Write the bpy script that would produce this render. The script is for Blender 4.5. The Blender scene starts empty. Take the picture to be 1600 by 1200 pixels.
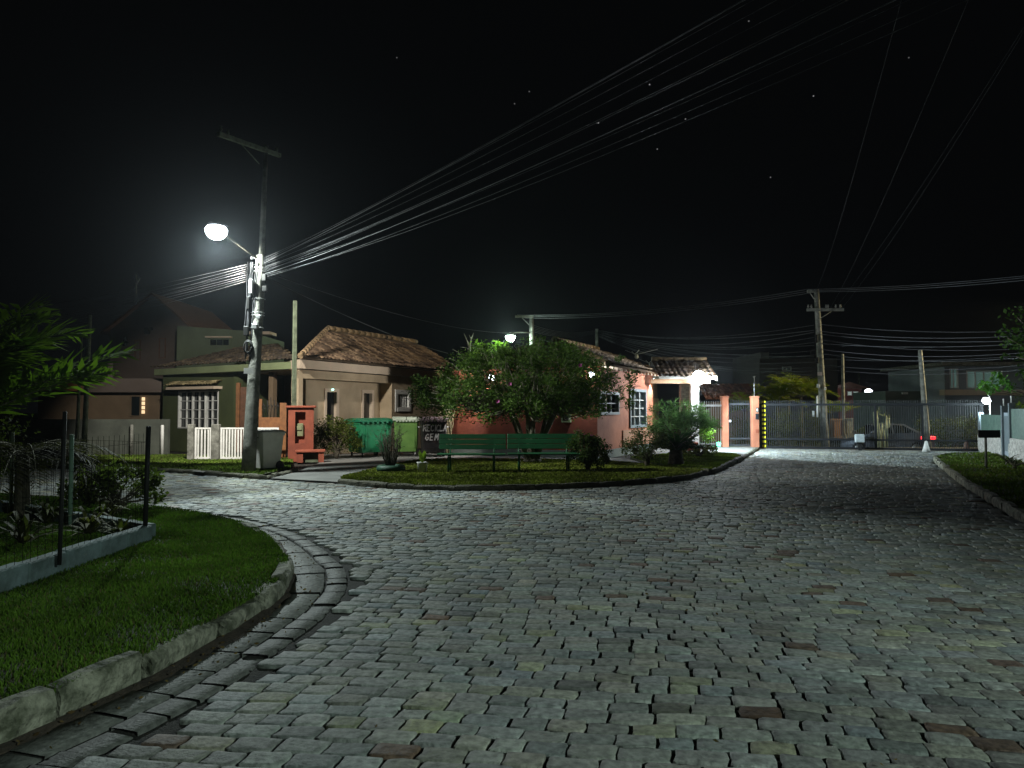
import bpy, math, random
import numpy as np
from mathutils import Vector, Matrix
random.seed(7); rng = np.random.default_rng(11)
sc = bpy.context.scene
C = bpy.data.collections.new("place"); sc.collection.children.link(C)
PI = math.pi
# ------------------------------------------------------------------ camera
F = 1160.0; CAMZ = 1.6; PITCH = math.atan(40 / F)
cd = bpy.data.cameras.new("camera"); cam = bpy.data.objects.new("camera", cd); sc.collection.objects.link(cam)
cam.location = (0, 0, CAMZ); cam.rotation_euler = (PI / 2 + PITCH, 0, 0)
cd.sensor_width = 36; cd.lens = 36 * F / 1600; cd.clip_end = 2000; cd.clip_start = 0.05
sc.camera = cam
cp, sp = math.cos(PITCH), math.sin(PITCH)
def ray(u, v):
    a, b = u - 800.0, 600.0 - v
    return Vector((a, F * cp - b * sp, F * sp + b * cp))
def P(u, v, Y):
    d = ray(u, v); t = Y / d.y
    return Vector((d.x * t, Y, CAMZ + d.z * t))
def G(u, v, z=0.0):
    d = ray(u, v); t = (z - CAMZ) / d.z
    return Vector((d.x * t, d.y * t, z))
def hitw(u, v, A, B):
    """ray against the vertical plane through A-B (xy): distance along A->B and height"""
    d = ray(u, v); ax, ay = A; bx, by = B
    L = math.hypot(bx - ax, by - ay); ex, ey = (bx - ax) / L, (by - ay) / L
    nx, ny = ey, -ex
    t = (ax * nx + ay * ny) / (d.x * nx + d.y * ny)
    return ((d.x * t - ax) * ex + (d.y * t - ay) * ey, CAMZ + d.z * t)

# ------------------------------------------------------------------ materials
def newmat(name):
    m = bpy.data.materials.new(name); m.use_nodes = True
    nt = m.node_tree; b = nt.nodes["Principled BSDF"]
    return m, nt, b
def mat(name, c, c2=None, scale=4.0, rough=0.7, bump=0.0, bscale=30.0, metal=0.0, detail=6.0, spec=0.5, lo=0.35, hi=0.65, dist=0.02, coat=0.0):
    m, nt, b = newmat(name)
    b.inputs["Roughness"].default_value = rough; b.inputs["Metallic"].default_value = metal
    b.inputs["Specular IOR Level"].default_value = spec
    b.inputs["Coat Weight"].default_value = coat
    tc = nt.nodes.new("ShaderNodeTexCoord")
    if c2 is None: c2 = tuple(x * 0.72 for x in c)
    n = nt.nodes.new("ShaderNodeTexNoise"); n.inputs["Scale"].default_value = scale; n.inputs["Detail"].default_value = detail
    n.inputs["Roughness"].default_value = 0.62
    nt.links.new(tc.outputs["Object"], n.inputs["Vector"])
    r = nt.nodes.new("ShaderNodeValToRGB"); r.color_ramp.elements[0].position = lo; r.color_ramp.elements[1].position = hi
    r.color_ramp.elements[0].color = (*c2, 1); r.color_ramp.elements[1].color = (*c, 1)
    nt.links.new(n.outputs["Fac"], r.inputs["Fac"]); nt.links.new(r.outputs["Color"], b.inputs["Base Color"])
    if bump > 0:
        n2 = nt.nodes.new("ShaderNodeTexNoise"); n2.inputs["Scale"].default_value = bscale; n2.inputs["Detail"].default_value = 5
        nt.links.new(tc.outputs["Object"], n2.inputs["Vector"])
        bp = nt.nodes.new("ShaderNodeBump"); bp.inputs["Strength"].default_value = bump; bp.inputs["Distance"].default_value = dist
        nt.links.new(n2.outputs["Fac"], bp.inputs["Height"]); nt.links.new(bp.outputs["Normal"], b.inputs["Normal"])
    return m
def emis(name, c, s):
    m, nt, b = newmat(name)
    b.inputs["Base Color"].default_value = (*c, 1); b.inputs["Emission Color"].default_value = (*c, 1); b.inputs["Emission Strength"].default_value = s
    return m
def attrmat(name, rough=0.6, bump=0.3, bscale=60, spec=0.5, nscale=25, dist=0.01, namt=0.35, big=0.0):
    """base colour from the mesh's own per-piece colour (stone, leaf or blade), broken up by fine noise"""
    m, nt, b = newmat(name)
    b.inputs["Roughness"].default_value = rough; b.inputs["Specular IOR Level"].default_value = spec
    at = nt.nodes.new("ShaderNodeAttribute"); at.attribute_name = "Col"
    tc = nt.nodes.new("ShaderNodeTexCoord"); n = nt.nodes.new("ShaderNodeTexNoise"); n.inputs["Scale"].default_value = nscale; n.inputs["Detail"].default_value = 6
    nt.links.new(tc.outputs["Object"], n.inputs["Vector"])
    mr = nt.nodes.new("ShaderNodeMapRange"); mr.inputs[1].default_value = 0.3; mr.inputs[2].default_value = 0.7; mr.inputs[3].default_value = 1 - namt; mr.inputs[4].default_value = 1 + namt
    nt.links.new(n.outputs["Fac"], mr.inputs[0])
    mx = nt.nodes.new("ShaderNodeVectorMath"); mx.operation = 'SCALE'
    nt.links.new(at.outputs["Color"], mx.inputs[0]); nt.links.new(mr.outputs[0], mx.inputs["Scale"])
    last = mx.outputs[0]
    if big > 0:
        n3 = nt.nodes.new("ShaderNodeTexNoise"); n3.inputs["Scale"].default_value = 0.45; n3.inputs["Detail"].default_value = 4
        nt.links.new(tc.outputs["Object"], n3.inputs["Vector"])
        m3 = nt.nodes.new("ShaderNodeMapRange"); m3.inputs[1].default_value = 0.35; m3.inputs[2].default_value = 0.65; m3.inputs[3].default_value = 1 - big; m3.inputs[4].default_value = 1 + big
        nt.links.new(n3.outputs["Fac"], m3.inputs[0])
        mx3 = nt.nodes.new("ShaderNodeVectorMath"); mx3.operation = 'SCALE'
        nt.links.new(last, mx3.inputs[0]); nt.links.new(m3.outputs[0], mx3.inputs["Scale"]); last = mx3.outputs[0]
    nt.links.new(last, b.inputs["Base Color"])
    if bump > 0:
        n2 = nt.nodes.new("ShaderNodeTexNoise"); n2.inputs["Scale"].default_value = bscale; n2.inputs["Detail"].default_value = 6
        nt.links.new(tc.outputs["Object"], n2.inputs["Vector"])
        bp = nt.nodes.new("ShaderNodeBump"); bp.inputs["Strength"].default_value = bump; bp.inputs["Distance"].default_value = dist
        nt.links.new(n2.outputs["Fac"], bp.inputs["Height"]); nt.links.new(bp.outputs["Normal"], b.inputs["Normal"])
    return m
def leafmat(name, spec, thru, namt=.25, nscale=2.0):
    m = attrmat(name, rough=.7, bump=0, nscale=nscale, namt=namt, spec=spec); nt = m.node_tree; b = nt.nodes["Principled BSDF"]
    tr = nt.nodes.new("ShaderNodeBsdfTranslucent"); mx = nt.nodes.new("ShaderNodeMixShader"); mx.inputs[0].default_value = thru
    src = b.inputs["Base Color"].links[0].from_socket; sc_ = nt.nodes.new("ShaderNodeVectorMath"); sc_.operation = 'MULTIPLY'; sc_.inputs[1].default_value = (1.2, 1.5, .7)
    nt.links.new(src, sc_.inputs[0]); nt.links.new(sc_.outputs[0], tr.inputs["Color"]); nt.links.new(b.outputs[0], mx.inputs[1]); nt.links.new(tr.outputs[0], mx.inputs[2]); nt.links.new(mx.outputs[0], nt.nodes["Material Output"].inputs["Surface"])
    return m
def brickmat(name, c1, c2, mortar, scale, rough=0.8, bw=0.5, rh=0.25, msize=0.02, bump=0.5):
    m, nt, b = newmat(name); b.inputs["Roughness"].default_value = rough
    tc = nt.nodes.new("ShaderNodeTexCoord")
    br = nt.nodes.new("ShaderNodeTexBrick"); br.inputs["Color1"].default_value = (*c1, 1); br.inputs["Color2"].default_value = (*c2, 1); br.inputs["Mortar"].default_value = (*mortar, 1)
    br.inputs["Scale"].default_value = scale; br.inputs["Brick Width"].default_value = bw; br.inputs["Row Height"].default_value = rh; br.inputs["Mortar Size"].default_value = msize
    sx = nt.nodes.new("ShaderNodeSeparateXYZ"); cx = nt.nodes.new("ShaderNodeCombineXYZ"); ad = nt.nodes.new("ShaderNodeMath"); ad.operation = 'ADD'
    nt.links.new(tc.outputs["Object"], sx.inputs[0]); nt.links.new(sx.outputs[0], ad.inputs[0]); nt.links.new(sx.outputs[1], ad.inputs[1])
    nt.links.new(ad.outputs[0], cx.inputs[0]); nt.links.new(sx.outputs[2], cx.inputs[1]); nt.links.new(cx.outputs[0], br.inputs["Vector"])
    nt.links.new(br.outputs["Color"], b.inputs["Base Color"])
    bp = nt.nodes.new("ShaderNodeBump"); bp.inputs["Strength"].default_value = bump; bp.inputs["Distance"].default_value = 0.02; bp.invert = True
    nt.links.new(br.outputs["Fac"], bp.inputs["Height"]); nt.links.new(bp.outputs["Normal"], b.inputs["Normal"])
    return m
M = {}
M['stone'] = attrmat("cobble_stone", rough=0.72, spec=.25, bump=0.75, bscale=42, nscale=22, dist=0.014, namt=0.42, big=0.2)
M['soil'] = mat("joint_soil", (0.022, 0.018, 0.013), (0.007, 0.007, 0.005), 18, 0.95, 0.8, 60)
M['ground'] = mat("dark_ground", (0.05, 0.055, 0.03), (0.02, 0.022, 0.014), 0.8, 0.95, 0.4, 8)
M['asphalt'] = mat("dark_asphalt", (0.05, 0.05, 0.05), None, 3, 0.85, 0.3, 80)
M['concrete'] = mat("drive_concrete", (0.17, 0.17, 0.16), (0.1, 0.1, 0.095), 1.6, 0.85, 0.3, 50)
M['kerb'] = mat("kerb_granite", (0.28, 0.275, 0.21), (0.06, 0.065, 0.04), 7, 0.9, 1.0, 22, dist=0.04, lo=.38, hi=.6, detail=9)
M['kerbdark'] = mat("shaded_mossy_kerb", (0.13, 0.125, 0.09), (0.05, 0.05, 0.035), 5, 0.9, 0.8, 24, dist=0.03)  # mossy tone, darkened further for the unlit faces of the far kerbs
M['gutter'] = mat("gutter_concrete", (0.24, 0.25, 0.23), (0.12, 0.125, 0.11), 2.2, 0.8, 0.5, 40)
M['lawnsoil'] = mat("lawn_soil", (0.04, 0.045, 0.018), (0.022, 0.026, 0.01), 3, 0.95, 0.6, 30)
M['grass'] = leafmat("grass_blade", .05, .15, .6, .9)
M['leaf'] = leafmat("leaf", .06, .35)
M['bark'] = mat("bark", (0.12, 0.1, 0.07), (0.04, 0.035, 0.025), 14, 0.9, 0.8, 40)
M['palebark'] = mat("pale_bark", (0.3, 0.28, 0.2), (0.12, 0.11, 0.08), 14, 0.9, 0.8, 40)
M['polec'] = mat("pole_concrete", (0.25, 0.25, 0.22), (0.09, 0.09, 0.075), 5, 0.85, 0.7, 28, dist=0.02)
M['polegreen'] = mat("mossy_pole", (0.14, 0.17, 0.11), (0.06, 0.075, 0.045), 7, 0.85, 0.5, 28)
M['metal'] = mat("galvanised", (0.45, 0.46, 0.46), None, 8, 0.45, 0, metal=0.6)
M['black'] = mat("black_plastic", (0.02, 0.02, 0.02), (0.012, 0.012, 0.012), 8, 0.6, spec=.25)
M['wire'] = mat("cable_sheath", (0.075, 0.08, 0.085), (0.02, 0.02, 0.025), 2, 0.5, spec=0.5)
M['wiredark'] = mat("dark_cable", (0.06, 0.06, 0.065), (0.03, 0.03, 0.035), 2, 0.5)
M['white'] = mat("white_paint", (0.75, 0.75, 0.72), (0.55, 0.55, 0.52), 3, 0.5)
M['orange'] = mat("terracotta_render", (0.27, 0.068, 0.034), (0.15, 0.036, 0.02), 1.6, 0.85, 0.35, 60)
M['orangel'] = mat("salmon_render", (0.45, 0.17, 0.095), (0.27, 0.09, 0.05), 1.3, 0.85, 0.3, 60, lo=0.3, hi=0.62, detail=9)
M['orangecap'] = mat("terracotta_cap", (0.3, 0.076, 0.038), (0.2, 0.05, 0.026), 3, 0.8, 0.3, 60)
M['beige'] = mat("beige_render", (0.46, 0.36, 0.24), (0.33, 0.255, 0.165), 1.2, 0.9, 0.2, 60)
M['beigel'] = mat("pale_beige_trim", (0.6, 0.48, 0.36), (0.5, 0.4, 0.3), 1.2, 0.9, 0.2, 60)
M['brown'] = mat("brown_wall", (0.16, 0.11, 0.065), None, 1.2, 0.9, 0.2, 60)
M['olive'] = mat("olive_render", (0.062, 0.078, 0.028), (0.042, 0.054, 0.02), 0.8, 0.9, 0.2, 60)
M['greenwall'] = mat("sage_render", (0.12, 0.15, 0.09), (0.09, 0.11, 0.07), 0.6, 0.9, 0.2, 60)
M['taupe'] = mat("taupe_render", (0.13, 0.1, 0.085), (0.1, 0.075, 0.06), 0.6, 0.9, 0.2, 60)
M['tile'] = attrmat("clay_tile", rough=0.8, bump=0.4, bscale=50, nscale=9, namt=0.4, spec=0.3)
M['glass'] = mat("dark_glass", (0.012, 0.016, 0.018), (0.008, 0.01, 0.011), 2, 0.08, spec=0.8)
M['wood'] = mat("orange_wood", (0.24, 0.1, 0.032), (0.15, 0.06, 0.02), 6, 0.55, 0.3, 40)
M['wooddark'] = mat("brown_wood", (0.14, 0.06, 0.03), (0.09, 0.04, 0.02), 6, 0.55, 0.3, 40)
M['slatwood'] = mat("slat_wood", (0.42, 0.26, 0.15), (0.3, 0.18, 0.1), 6, 0.6, 0.3, 40)
M['bluegrey'] = mat("blue_grey_paint", (0.16, 0.2, 0.22), (0.12, 0.15, 0.17), 4, 0.6)
M['gate'] = mat("grey_gate_paint", (0.05, 0.054, 0.06), (0.03, 0.033, 0.038), 5, 0.5, spec=.3)
M['gatedark'] = mat("dark_gate_paint", (0.018, 0.02, 0.024), None, 5, 0.6, spec=.2)
M['bingreen'] = mat("green_bin_plastic", (0.012, 0.2, 0.085), (0.008, 0.15, 0.06), 3, 0.5, 0.15, 20)
M['binteal'] = mat("green_lid_plastic", (0.015, 0.17, 0.09), (0.01, 0.13, 0.06), 3, 0.4)
M['binolive'] = mat("leaf_green_bin", (0.13, 0.26, 0.06), (0.09, 0.2, 0.045), 3, 0.5, 0.15, 20)
M['binblack'] = mat("black_bin", (0.045, 0.04, 0.042), (0.025, 0.023, 0.024), 3, 0.4, 0.3, 12)
M['bingrey'] = mat("pale_grey_bin", (0.78, 0.76, 0.72), (0.68, 0.66, 0.62), 4, 0.5)
M['bench'] = mat("bench_green_paint", (0.012, 0.115, 0.04), (0.008, 0.08, 0.028), 6, 0.5, 0.2, 30)
M['paintwhite'] = mat("white_brush_paint", (0.8, 0.8, 0.8), (0.6, 0.6, 0.6), 20, 0.6)
M['yellow'] = mat("yellow_reflective", (0.75, 0.68, 0.03), (0.65, 0.58, 0.02), 20, 0.4)
M['brick'] = brickmat("thin_brick", (0.38, 0.18, 0.1), (0.27, 0.13, 0.07), (0.3, 0.24, 0.18), 4.0, rh=0.28, bw=0.9)
M['stonecl'] = brickmat("stone_cladding", (0.32, 0.3, 0.26), (0.2, 0.18, 0.16), (0.08, 0.08, 0.07), 5.0, rh=0.4, bw=0.8)
M['splitstone'] = mat("white_split_stone", (0.6, 0.58, 0.54), (0.28, 0.27, 0.25), 9, 0.85, 1.0, 16, dist=0.05)
M['panel'] = mat("teal_fence_sheet", (0.1, 0.17, 0.14), (0.06, 0.11, 0.09), 5, 0.5)
M['found'] = mat("grey_green_plinth", (0.2, 0.24, 0.22), None, 2, 0.85, 0.3, 40)
M['wallgrey'] = mat("blue_grey_low_wall", (0.16, 0.22, 0.23), (0.06, 0.085, 0.08), 3.0, 0.9, 0.7, 22)
M['postred'] = mat("weathered_post", (0.3, 0.14, 0.06), None, 6, 0.8, 0.5, 30)
M['carpaint'] = mat("silver_blue_paint", (0.15, 0.17, 0.22), (0.13, 0.15, 0.19), 2, 0.25, metal=0.5, coat=0.6)
M['rubber'] = mat("tyre_rubber", (0.02, 0.02, 0.02), None, 8, 0.8)
M['tyregreen'] = mat("green_painted_tyre", (0.012, 0.06, 0.03), None, 6, 0.6, 0.3, 30)
M['pinkfl'] = mat("pink_petal", (0.6, 0.12, 0.4), (0.45, 0.08, 0.3), 20, 0.6)
M['blackyel'] = M['black']
M['lampw'] = emis("street_lamp_glass", (0.86, 0.95, 1.0), 9)
M['lampg'] = emis("greenish_lamp_glass", (0.72, 1.0, 0.82), 20)
M['lampc'] = emis("wall_lamp_glass", (0.88, 0.93, 1.0), 15)
M['lampw2'] = emis("porch_lamp_glass", (0.86, 0.95, 1.0), 40)
M['glowwarm'] = emis("lit_room_curtain", (1.0, 0.72, 0.42), 0.9)
M['glowpale'] = emis("lit_room_pale", (0.8, 0.95, 0.85), 0.28)
M['glowteal'] = emis("lit_room_teal", (0.45, 0.75, 0.7), 0.06)
M['glowred'] = emis("tail_lamp_red", (1.0, 0.02, 0.03), 3.5)
M['glowgreen'] = emis("green_flood_glass", (0.1, 1.0, 0.45), 8)

# ------------------------------------------------------------------ mesh helpers
def tag(o, label=None, cat=None, group=None, kind=None):
    if label: o["label"] = label
    if cat: o["category"] = cat
    if group: o["group"] = group
    if kind: o["kind"] = kind
    return o
def thing(name, label, cat, loc=(0, 0, 0), rz=0.0, group=None):
    o = bpy.data.objects.new(name, None); C.objects.link(o); o.empty_display_size = 0.2
    o.location = loc; o.rotation_euler = (0, 0, rz)
    return tag(o, label, cat, group)
def copy_thing(src, loc, rz=None, label=None, scale=None):
    o = src.copy(); C.objects.link(o); o.location = loc
    if rz is not None: o.rotation_euler = (0, 0, rz)
    if scale: o.scale = (scale,) * 3
    if label: o["label"] = label
    for ch in [c for c in bpy.data.objects if c.parent == src]:
        d = ch.copy(); C.objects.link(d); d.parent = o
        for g in [c for c in bpy.data.objects if c.parent == ch]:
            e = g.copy(); C.objects.link(e); e.parent = d
    return o
def npmesh(name, V, faces, mats, parent=None, col=None, smooth=False, matidx=None, origin=None):
    """V (n,3); faces: list of (m,k) int arrays"""
    V = np.asarray(V, dtype=np.float32)
    if origin is not None: V = V - np.asarray(origin, dtype=np.float32)
    me = bpy.data.meshes.new(name)
    me.vertices.add(len(V)); me.vertices.foreach_set("co", V.ravel())
    tot = np.concatenate([np.full(len(f), f.shape[1], dtype=np.int32) for f in faces]); loops = np.concatenate([f.ravel() for f in faces]).astype(np.int32)
    me.loops.add(len(loops)); me.loops.foreach_set("vertex_index", loops)
    me.polygons.add(len(tot)); st = np.concatenate([[0], np.cumsum(tot)[:-1]]).astype(np.int32)
    me.polygons.foreach_set("loop_start", st); me.polygons.foreach_set("loop_total", tot)
    if matidx is not None: me.polygons.foreach_set("material_index", np.asarray(matidx, dtype=np.int32))
    if smooth: me.polygons.foreach_set("use_smooth", np.ones(len(tot), dtype=bool))
    for m in (mats if isinstance(mats, (list, tuple)) else [mats]): me.materials.append(m)
    me.update(calc_edges=True)
    if col is not None:
        a = me.color_attributes.new("Col", 'FLOAT_COLOR', 'POINT')
        c4 = np.ones((len(V), 4), dtype=np.float32); c4[:, :3] = col; a.data.foreach_set("color", c4.ravel())
    o = bpy.data.objects.new(name, me); C.objects.link(o)
    if parent: o.parent = parent
    if origin is not None: o.location = origin
    return o
class MB:
    def __init__(s): s.v = []; s.f = []; s.sm = []
    def add(s, vs, fs, smooth=False, T=None):
        n = len(s.v)
        s.v += [tuple(T @ Vector(p)) if T is not None else tuple(p) for p in vs]
        for f in fs: s.f.append([i + n for i in f]); s.sm.append(smooth)
        return s
    def box(s, a, b, T=None, bev=0.0):
        (x0, y0, z0), (x1, y1, z1) = a, b
        if bev > 0:
            e = bev
            lv = [(z0, e), (z0 + e, 0), (z1 - e, 0), (z1, e)]
            vs = []
            for z, k in lv:
                vs += [(x0 + e, y0 + k, z), (x1 - e, y0 + k, z), (x1 - k, y0 + e, z), (x1 - k, y1 - e, z), (x1 - e, y1 - k, z), (x0 + e, y1 - k, z), (x0 + k, y1 - e, z), (x0 + k, y0 + e, z)]
            fs = []
            for i in range(3):
                for j in range(8): k = (j + 1) % 8; fs.append((i * 8 + j, i * 8 + k, i * 8 + 8 + k, i * 8 + 8 + j))
            fs.append(tuple(range(7, -1, -1))); fs.append(tuple(range(24, 32)))
            return s.add(vs, fs, False, T)
        vs = [(x0, y0, z0), (x1, y0, z0), (x1, y1, z0), (x0, y1, z0), (x0, y0, z1), (x1, y0, z1), (x1, y1, z1), (x0, y1, z1)]
        return s.add(vs, [(3, 2, 1, 0), (4, 5, 6, 7), (0, 1, 5, 4), (1, 2, 6, 5), (2, 3, 7, 6), (3, 0, 4, 7)], False, T)
    def tube(s, pts, r, n=8, cap=True, smooth=True):
        pts = [Vector(p) for p in pts]
        rs = r if isinstance(r, (list, tuple)) else [r] * len(pts)
        vs = []; ref = None
        for i, p in enumerate(pts):
            d = (pts[min(i + 1, len(pts) - 1)] - pts[max(i - 1, 0)])
            if d.length < 1e-9: d = Vector((0, 0, 1))
            d.normalize()
            if ref is None: ref = Vector((0, 0, 1)) if abs(d.z) < 0.9 else Vector((1, 0, 0))
            a = ref - d * ref.dot(d)
            if a.length < 1e-6: a = d.orthogonal()
            a.normalize(); b = d.cross(a); ref = a
            for k in range(n):
                t = 2 * PI * k / n; vs.append(p + (a * math.cos(t) + b * math.sin(t)) * rs[i])
        fs = []
        for i in range(len(pts) - 1):
            for k in range(n): fs.append((i * n + k, i * n + (k + 1) % n, (i + 1) * n + (k + 1) % n, (i + 1) * n + k))
        s.add(vs, fs, smooth)
        if cap:
            m = len(s.v) - len(vs)
            s.f.append([m + k for k in range(n - 1, -1, -1)]); s.sm.append(False)
            s.f.append([m + (len(pts) - 1) * n + k for k in range(n)]); s.sm.append(False)
        return s
    def lathe(s, prof, c=(0, 0, 0), n=20, T=None, smooth=True):
        vs = [(c[0] + r * math.cos(2 * PI * k / n), c[1] + r * math.sin(2 * PI * k / n), c[2] + z) for r, z in prof for k in range(n)]
        fs = [(i * n + k, i * n + (k + 1) % n, (i + 1) * n + (k + 1) % n, (i + 1) * n + k) for i in range(len(prof) - 1) for k in range(n)]
        fs.append(tuple(range(n - 1, -1, -1))); fs.append(tuple((len(prof) - 1) * n + k for k in range(n)))
        return s.add(vs, fs, smooth, T)
    def prism(s, poly, z0, z1, T=None):
        n = len(poly)
        vs = [(x, y, z0) for x, y in poly] + [(x, y, z1) for x, y in poly]
        fs = [tuple(range(n - 1, -1, -1)), tuple(range(n, 2 * n))] + [(k, (k + 1) % n, n + (k + 1) % n, n + k) for k in range(n)]
        return s.add(vs, fs, False, T)
    def extr(s, poly, y0, y1, T=None):
        """profile in x-z pushed along y"""
        n = len(poly)
        vs = [(x, y0, z) for x, z in poly] + [(x, y1, z) for x, z in poly]
        fs = [tuple(range(n)), tuple(range(2 * n - 1, n - 1, -1))] + [((k + 1) % n, k, n + k, n + (k + 1) % n) for k in range(n)]
        return s.add(vs, fs, False, T)
    def build(s, name, m, parent=None, loc=None, rz=None):
        me = bpy.data.meshes.new(name); me.from_pydata(s.v, [], s.f)
        for q in (m if isinstance(m, (list, tuple)) else [m]): me.materials.append(q)
        for p, k in zip(me.polygons, s.sm): p.use_smooth = k
        me.update(); o = bpy.data.objects.new(name, me); C.objects.link(o)
        if parent: o.parent = parent
        if loc is not None: o.location = loc
        if rz is not None: o.rotation_euler = (0, 0, rz)
        return o
def smoothpoly(pts, k=4):
    pts = [np.array(p[:2], float) for p in pts]; out = []
    for i in range(len(pts) - 1):
        p0 = pts[max(i - 1, 0)]; p1 = pts[i]; p2 = pts[i + 1]; p3 = pts[min(i + 2, len(pts) - 1)]
        for j in range(k):
            t = j / k
            out.append(0.5 * ((2 * p1) + (-p0 + p2) * t + (2 * p0 - 5 * p1 + 4 * p2 - p3) * t * t + (-p0 + 3 * p1 - 3 * p2 + p3) * t ** 3))
    out.append(pts[-1]); return np.array(out)
def leafquads(cen, size, c1, c2, up=0.3, asp=0.45, droop=0.0):
    n = len(cen); d = rng.normal(0, 1, (n, 3)); d[:, 2] = d[:, 2] * .6 + up - droop; d /= np.linalg.norm(d, axis=1)[:, None]
    e = np.cross(d, rng.normal(0, 1, (n, 3))); e /= np.linalg.norm(e, axis=1)[:, None] + 1e-9
    s = size * rng.uniform(.6, 1.35, (n, 1)); nrm = np.cross(d, e)
    V = np.stack([cen, cen + d * s * .5 + e * s * asp * .5 + nrm * s * .06, cen + d * s, cen + d * s * .5 - e * s * asp * .5 + nrm * s * .06], 1).reshape(-1, 3)
    Fq = (np.arange(n) * 4)[:, None] + np.array([[0, 1, 2, 3]])
    mix = rng.random((n, 1)); col = np.array(c1) * (1 - mix) + np.array(c2) * mix
    return V, Fq, np.repeat(col, 4, 0)
def inpoly(x, y, poly):
    poly = np.asarray(poly); c = np.zeros(len(x), bool); n = len(poly); j = n - 1
    for i in range(n):
        xi, yi = poly[i]; xj, yj = poly[j]
        m = ((yi > y) != (yj > y)) & (x < (xj - xi) * (y - yi) / (yj - yi + 1e-12) + xi)
        c ^= m; j = i
    return c
def distline(x, y, line):
    d = np.full(len(x), 1e9)
    for i in range(len(line) - 1):
        a = line[i]; b = line[i + 1]; ab = b - a; L = ab @ ab
        t = np.clip(((x - a[0]) * ab[0] + (y - a[1]) * ab[1]) / max(L, 1e-9), 0, 1)
        d = np.minimum(d, np.hypot(x - a[0] - t * ab[0], y - a[1] - t * ab[1]))
    return d
def resample(line, step):
    line = np.asarray(line); seg = np.hypot(*(line[1:] - line[:-1]).T); s = np.concatenate([[0], np.cumsum(seg)])
    n = max(2, int(s[-1] / step)); t = np.linspace(0, s[-1], n + 1)
    return np.stack([np.interp(t, s, line[:, 0]), np.interp(t, s, line[:, 1])], 1)
def normals2(line):
    d = np.gradient(line, axis=0); d /= np.linalg.norm(d, axis=1)[:, None] + 1e-9
    return np.stack([d[:, 1], -d[:, 0]], 1)     # right-hand side of travel
def xy(*pts): return [(p.x, p.y) for p in pts]

# ------------------------------------------------------------------ ground plan (metres, camera at the origin)
kerbL = smoothpoly([(-3.4, -4), (-2.95, -1), (-2.68, 1.5), (-2.5, 3.3)] + xy(G(99, 1123), G(235, 1061), G(315, 1015), G(378, 978), G(422, 949), G(451, 920), G(457, 893))
                   + xy(G(449, 862, .15), G(436, 845, .15), G(407, 824, .15), G(367, 810, .15), G(323, 800, .15), G(279, 793, .15), G(242, 789, .15)) + [(-7.2, 12.3), (-10, 13.4), (-15, 15), (-24, 17.5)], 5)
vergeF = smoothpoly([(-24, 23.5), (-16, 21.2)] + xy(G(230, 737), G(330, 744), G(400, 749)), 4)           # far side of the side street
driveL = xy(G(418, 750), G(455, 741), G(500, 725))
islF = smoothpoly(xy(G(527, 756), G(570, 761), G(611, 764), G(680, 766), G(760, 767), G(880, 764), G(1004, 757), G(1064, 751), G(1090, 746), G(1106, 741)), 4)
islB = xy(G(1092, 739.5), G(1020, 731), G(940, 725.5), G(860, 723), G(760, 722), G(690, 722), G(652, 724), G(630, 728), G(589, 737), G(535, 751))
plotF = smoothpoly(xy(G(1050, 735), G(1090, 739.5), G(1118, 740), G(1138, 730), G(1162, 718)), 4)
plotB = xy(G(1150, 714.5), G(1116, 712.5), G(1060, 713), G(985, 719), G(1010, 727))
paveE = smoothpoly(xy(G(1162, 718), G(1175, 710), G(1186, 702.5)), 3)
kerbR = smoothpoly([(18.5, 26.2), (15.2, 25.4)] + xy(G(1461, 718), G(1462, 724), G(1476, 736), G(1496, 753), G(1530, 775), G(1600, 818)) + [(6.1, 7.5), (5.9, 4), (6.3, 0), (7.2, -4)], 4)
gateA = G(1187, 701.5); gateB = G(1537, 706.5)
gA = (gateA.x, gateA.y); gB = (gateB.x, gateB.y)
roadpoly = [tuple(p) for p in kerbL] + [tuple(p) for p in vergeF] + driveL[:1] + [tuple(islF[0])] + [tuple(p) for p in islF] + xy(G(1112, 742)) + [tuple(p) for p in plotF[8:]] \
    + [tuple(p) for p in paveE] + [(gA[0], gA[1] + 0.3), (gB[0] + .5, gB[1] + 0.3)] + [tuple(p) for p in kerbR]
GUT = 0.42   # gutter width along the near left kerb

def frustum_ok(x, y): return (np.abs(x) < 0.78 * y + 2.2) & (y > 1.2)

# --- ground sheet (drops outside the gate)
gx = np.array([-260, -80, -40, -20, 0, 10, 20, 40, 80, 260.]); gy = np.array([-60, -10, 0, 10, 20, 30, 31.5, 33.5, 36, 60, 120, 420.])
def gz(y): return -0.075 - 0.42 * np.clip((y - 31.5) / 3.5, 0, 1)
V = np.array([(x, y, gz(y)) for y in gy for x in gx]); nx_ = len(gx)
fc = np.array([(j * nx_ + i, j * nx_ + i + 1, (j + 1) * nx_ + i + 1, (j + 1) * nx_ + i) for j in range(len(gy) - 1) for i in range(nx_ - 1)])
tag(npmesh("ground", V, [fc], M['ground']), "dark bare ground reaching to the horizon", "ground", kind="structure")

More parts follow.
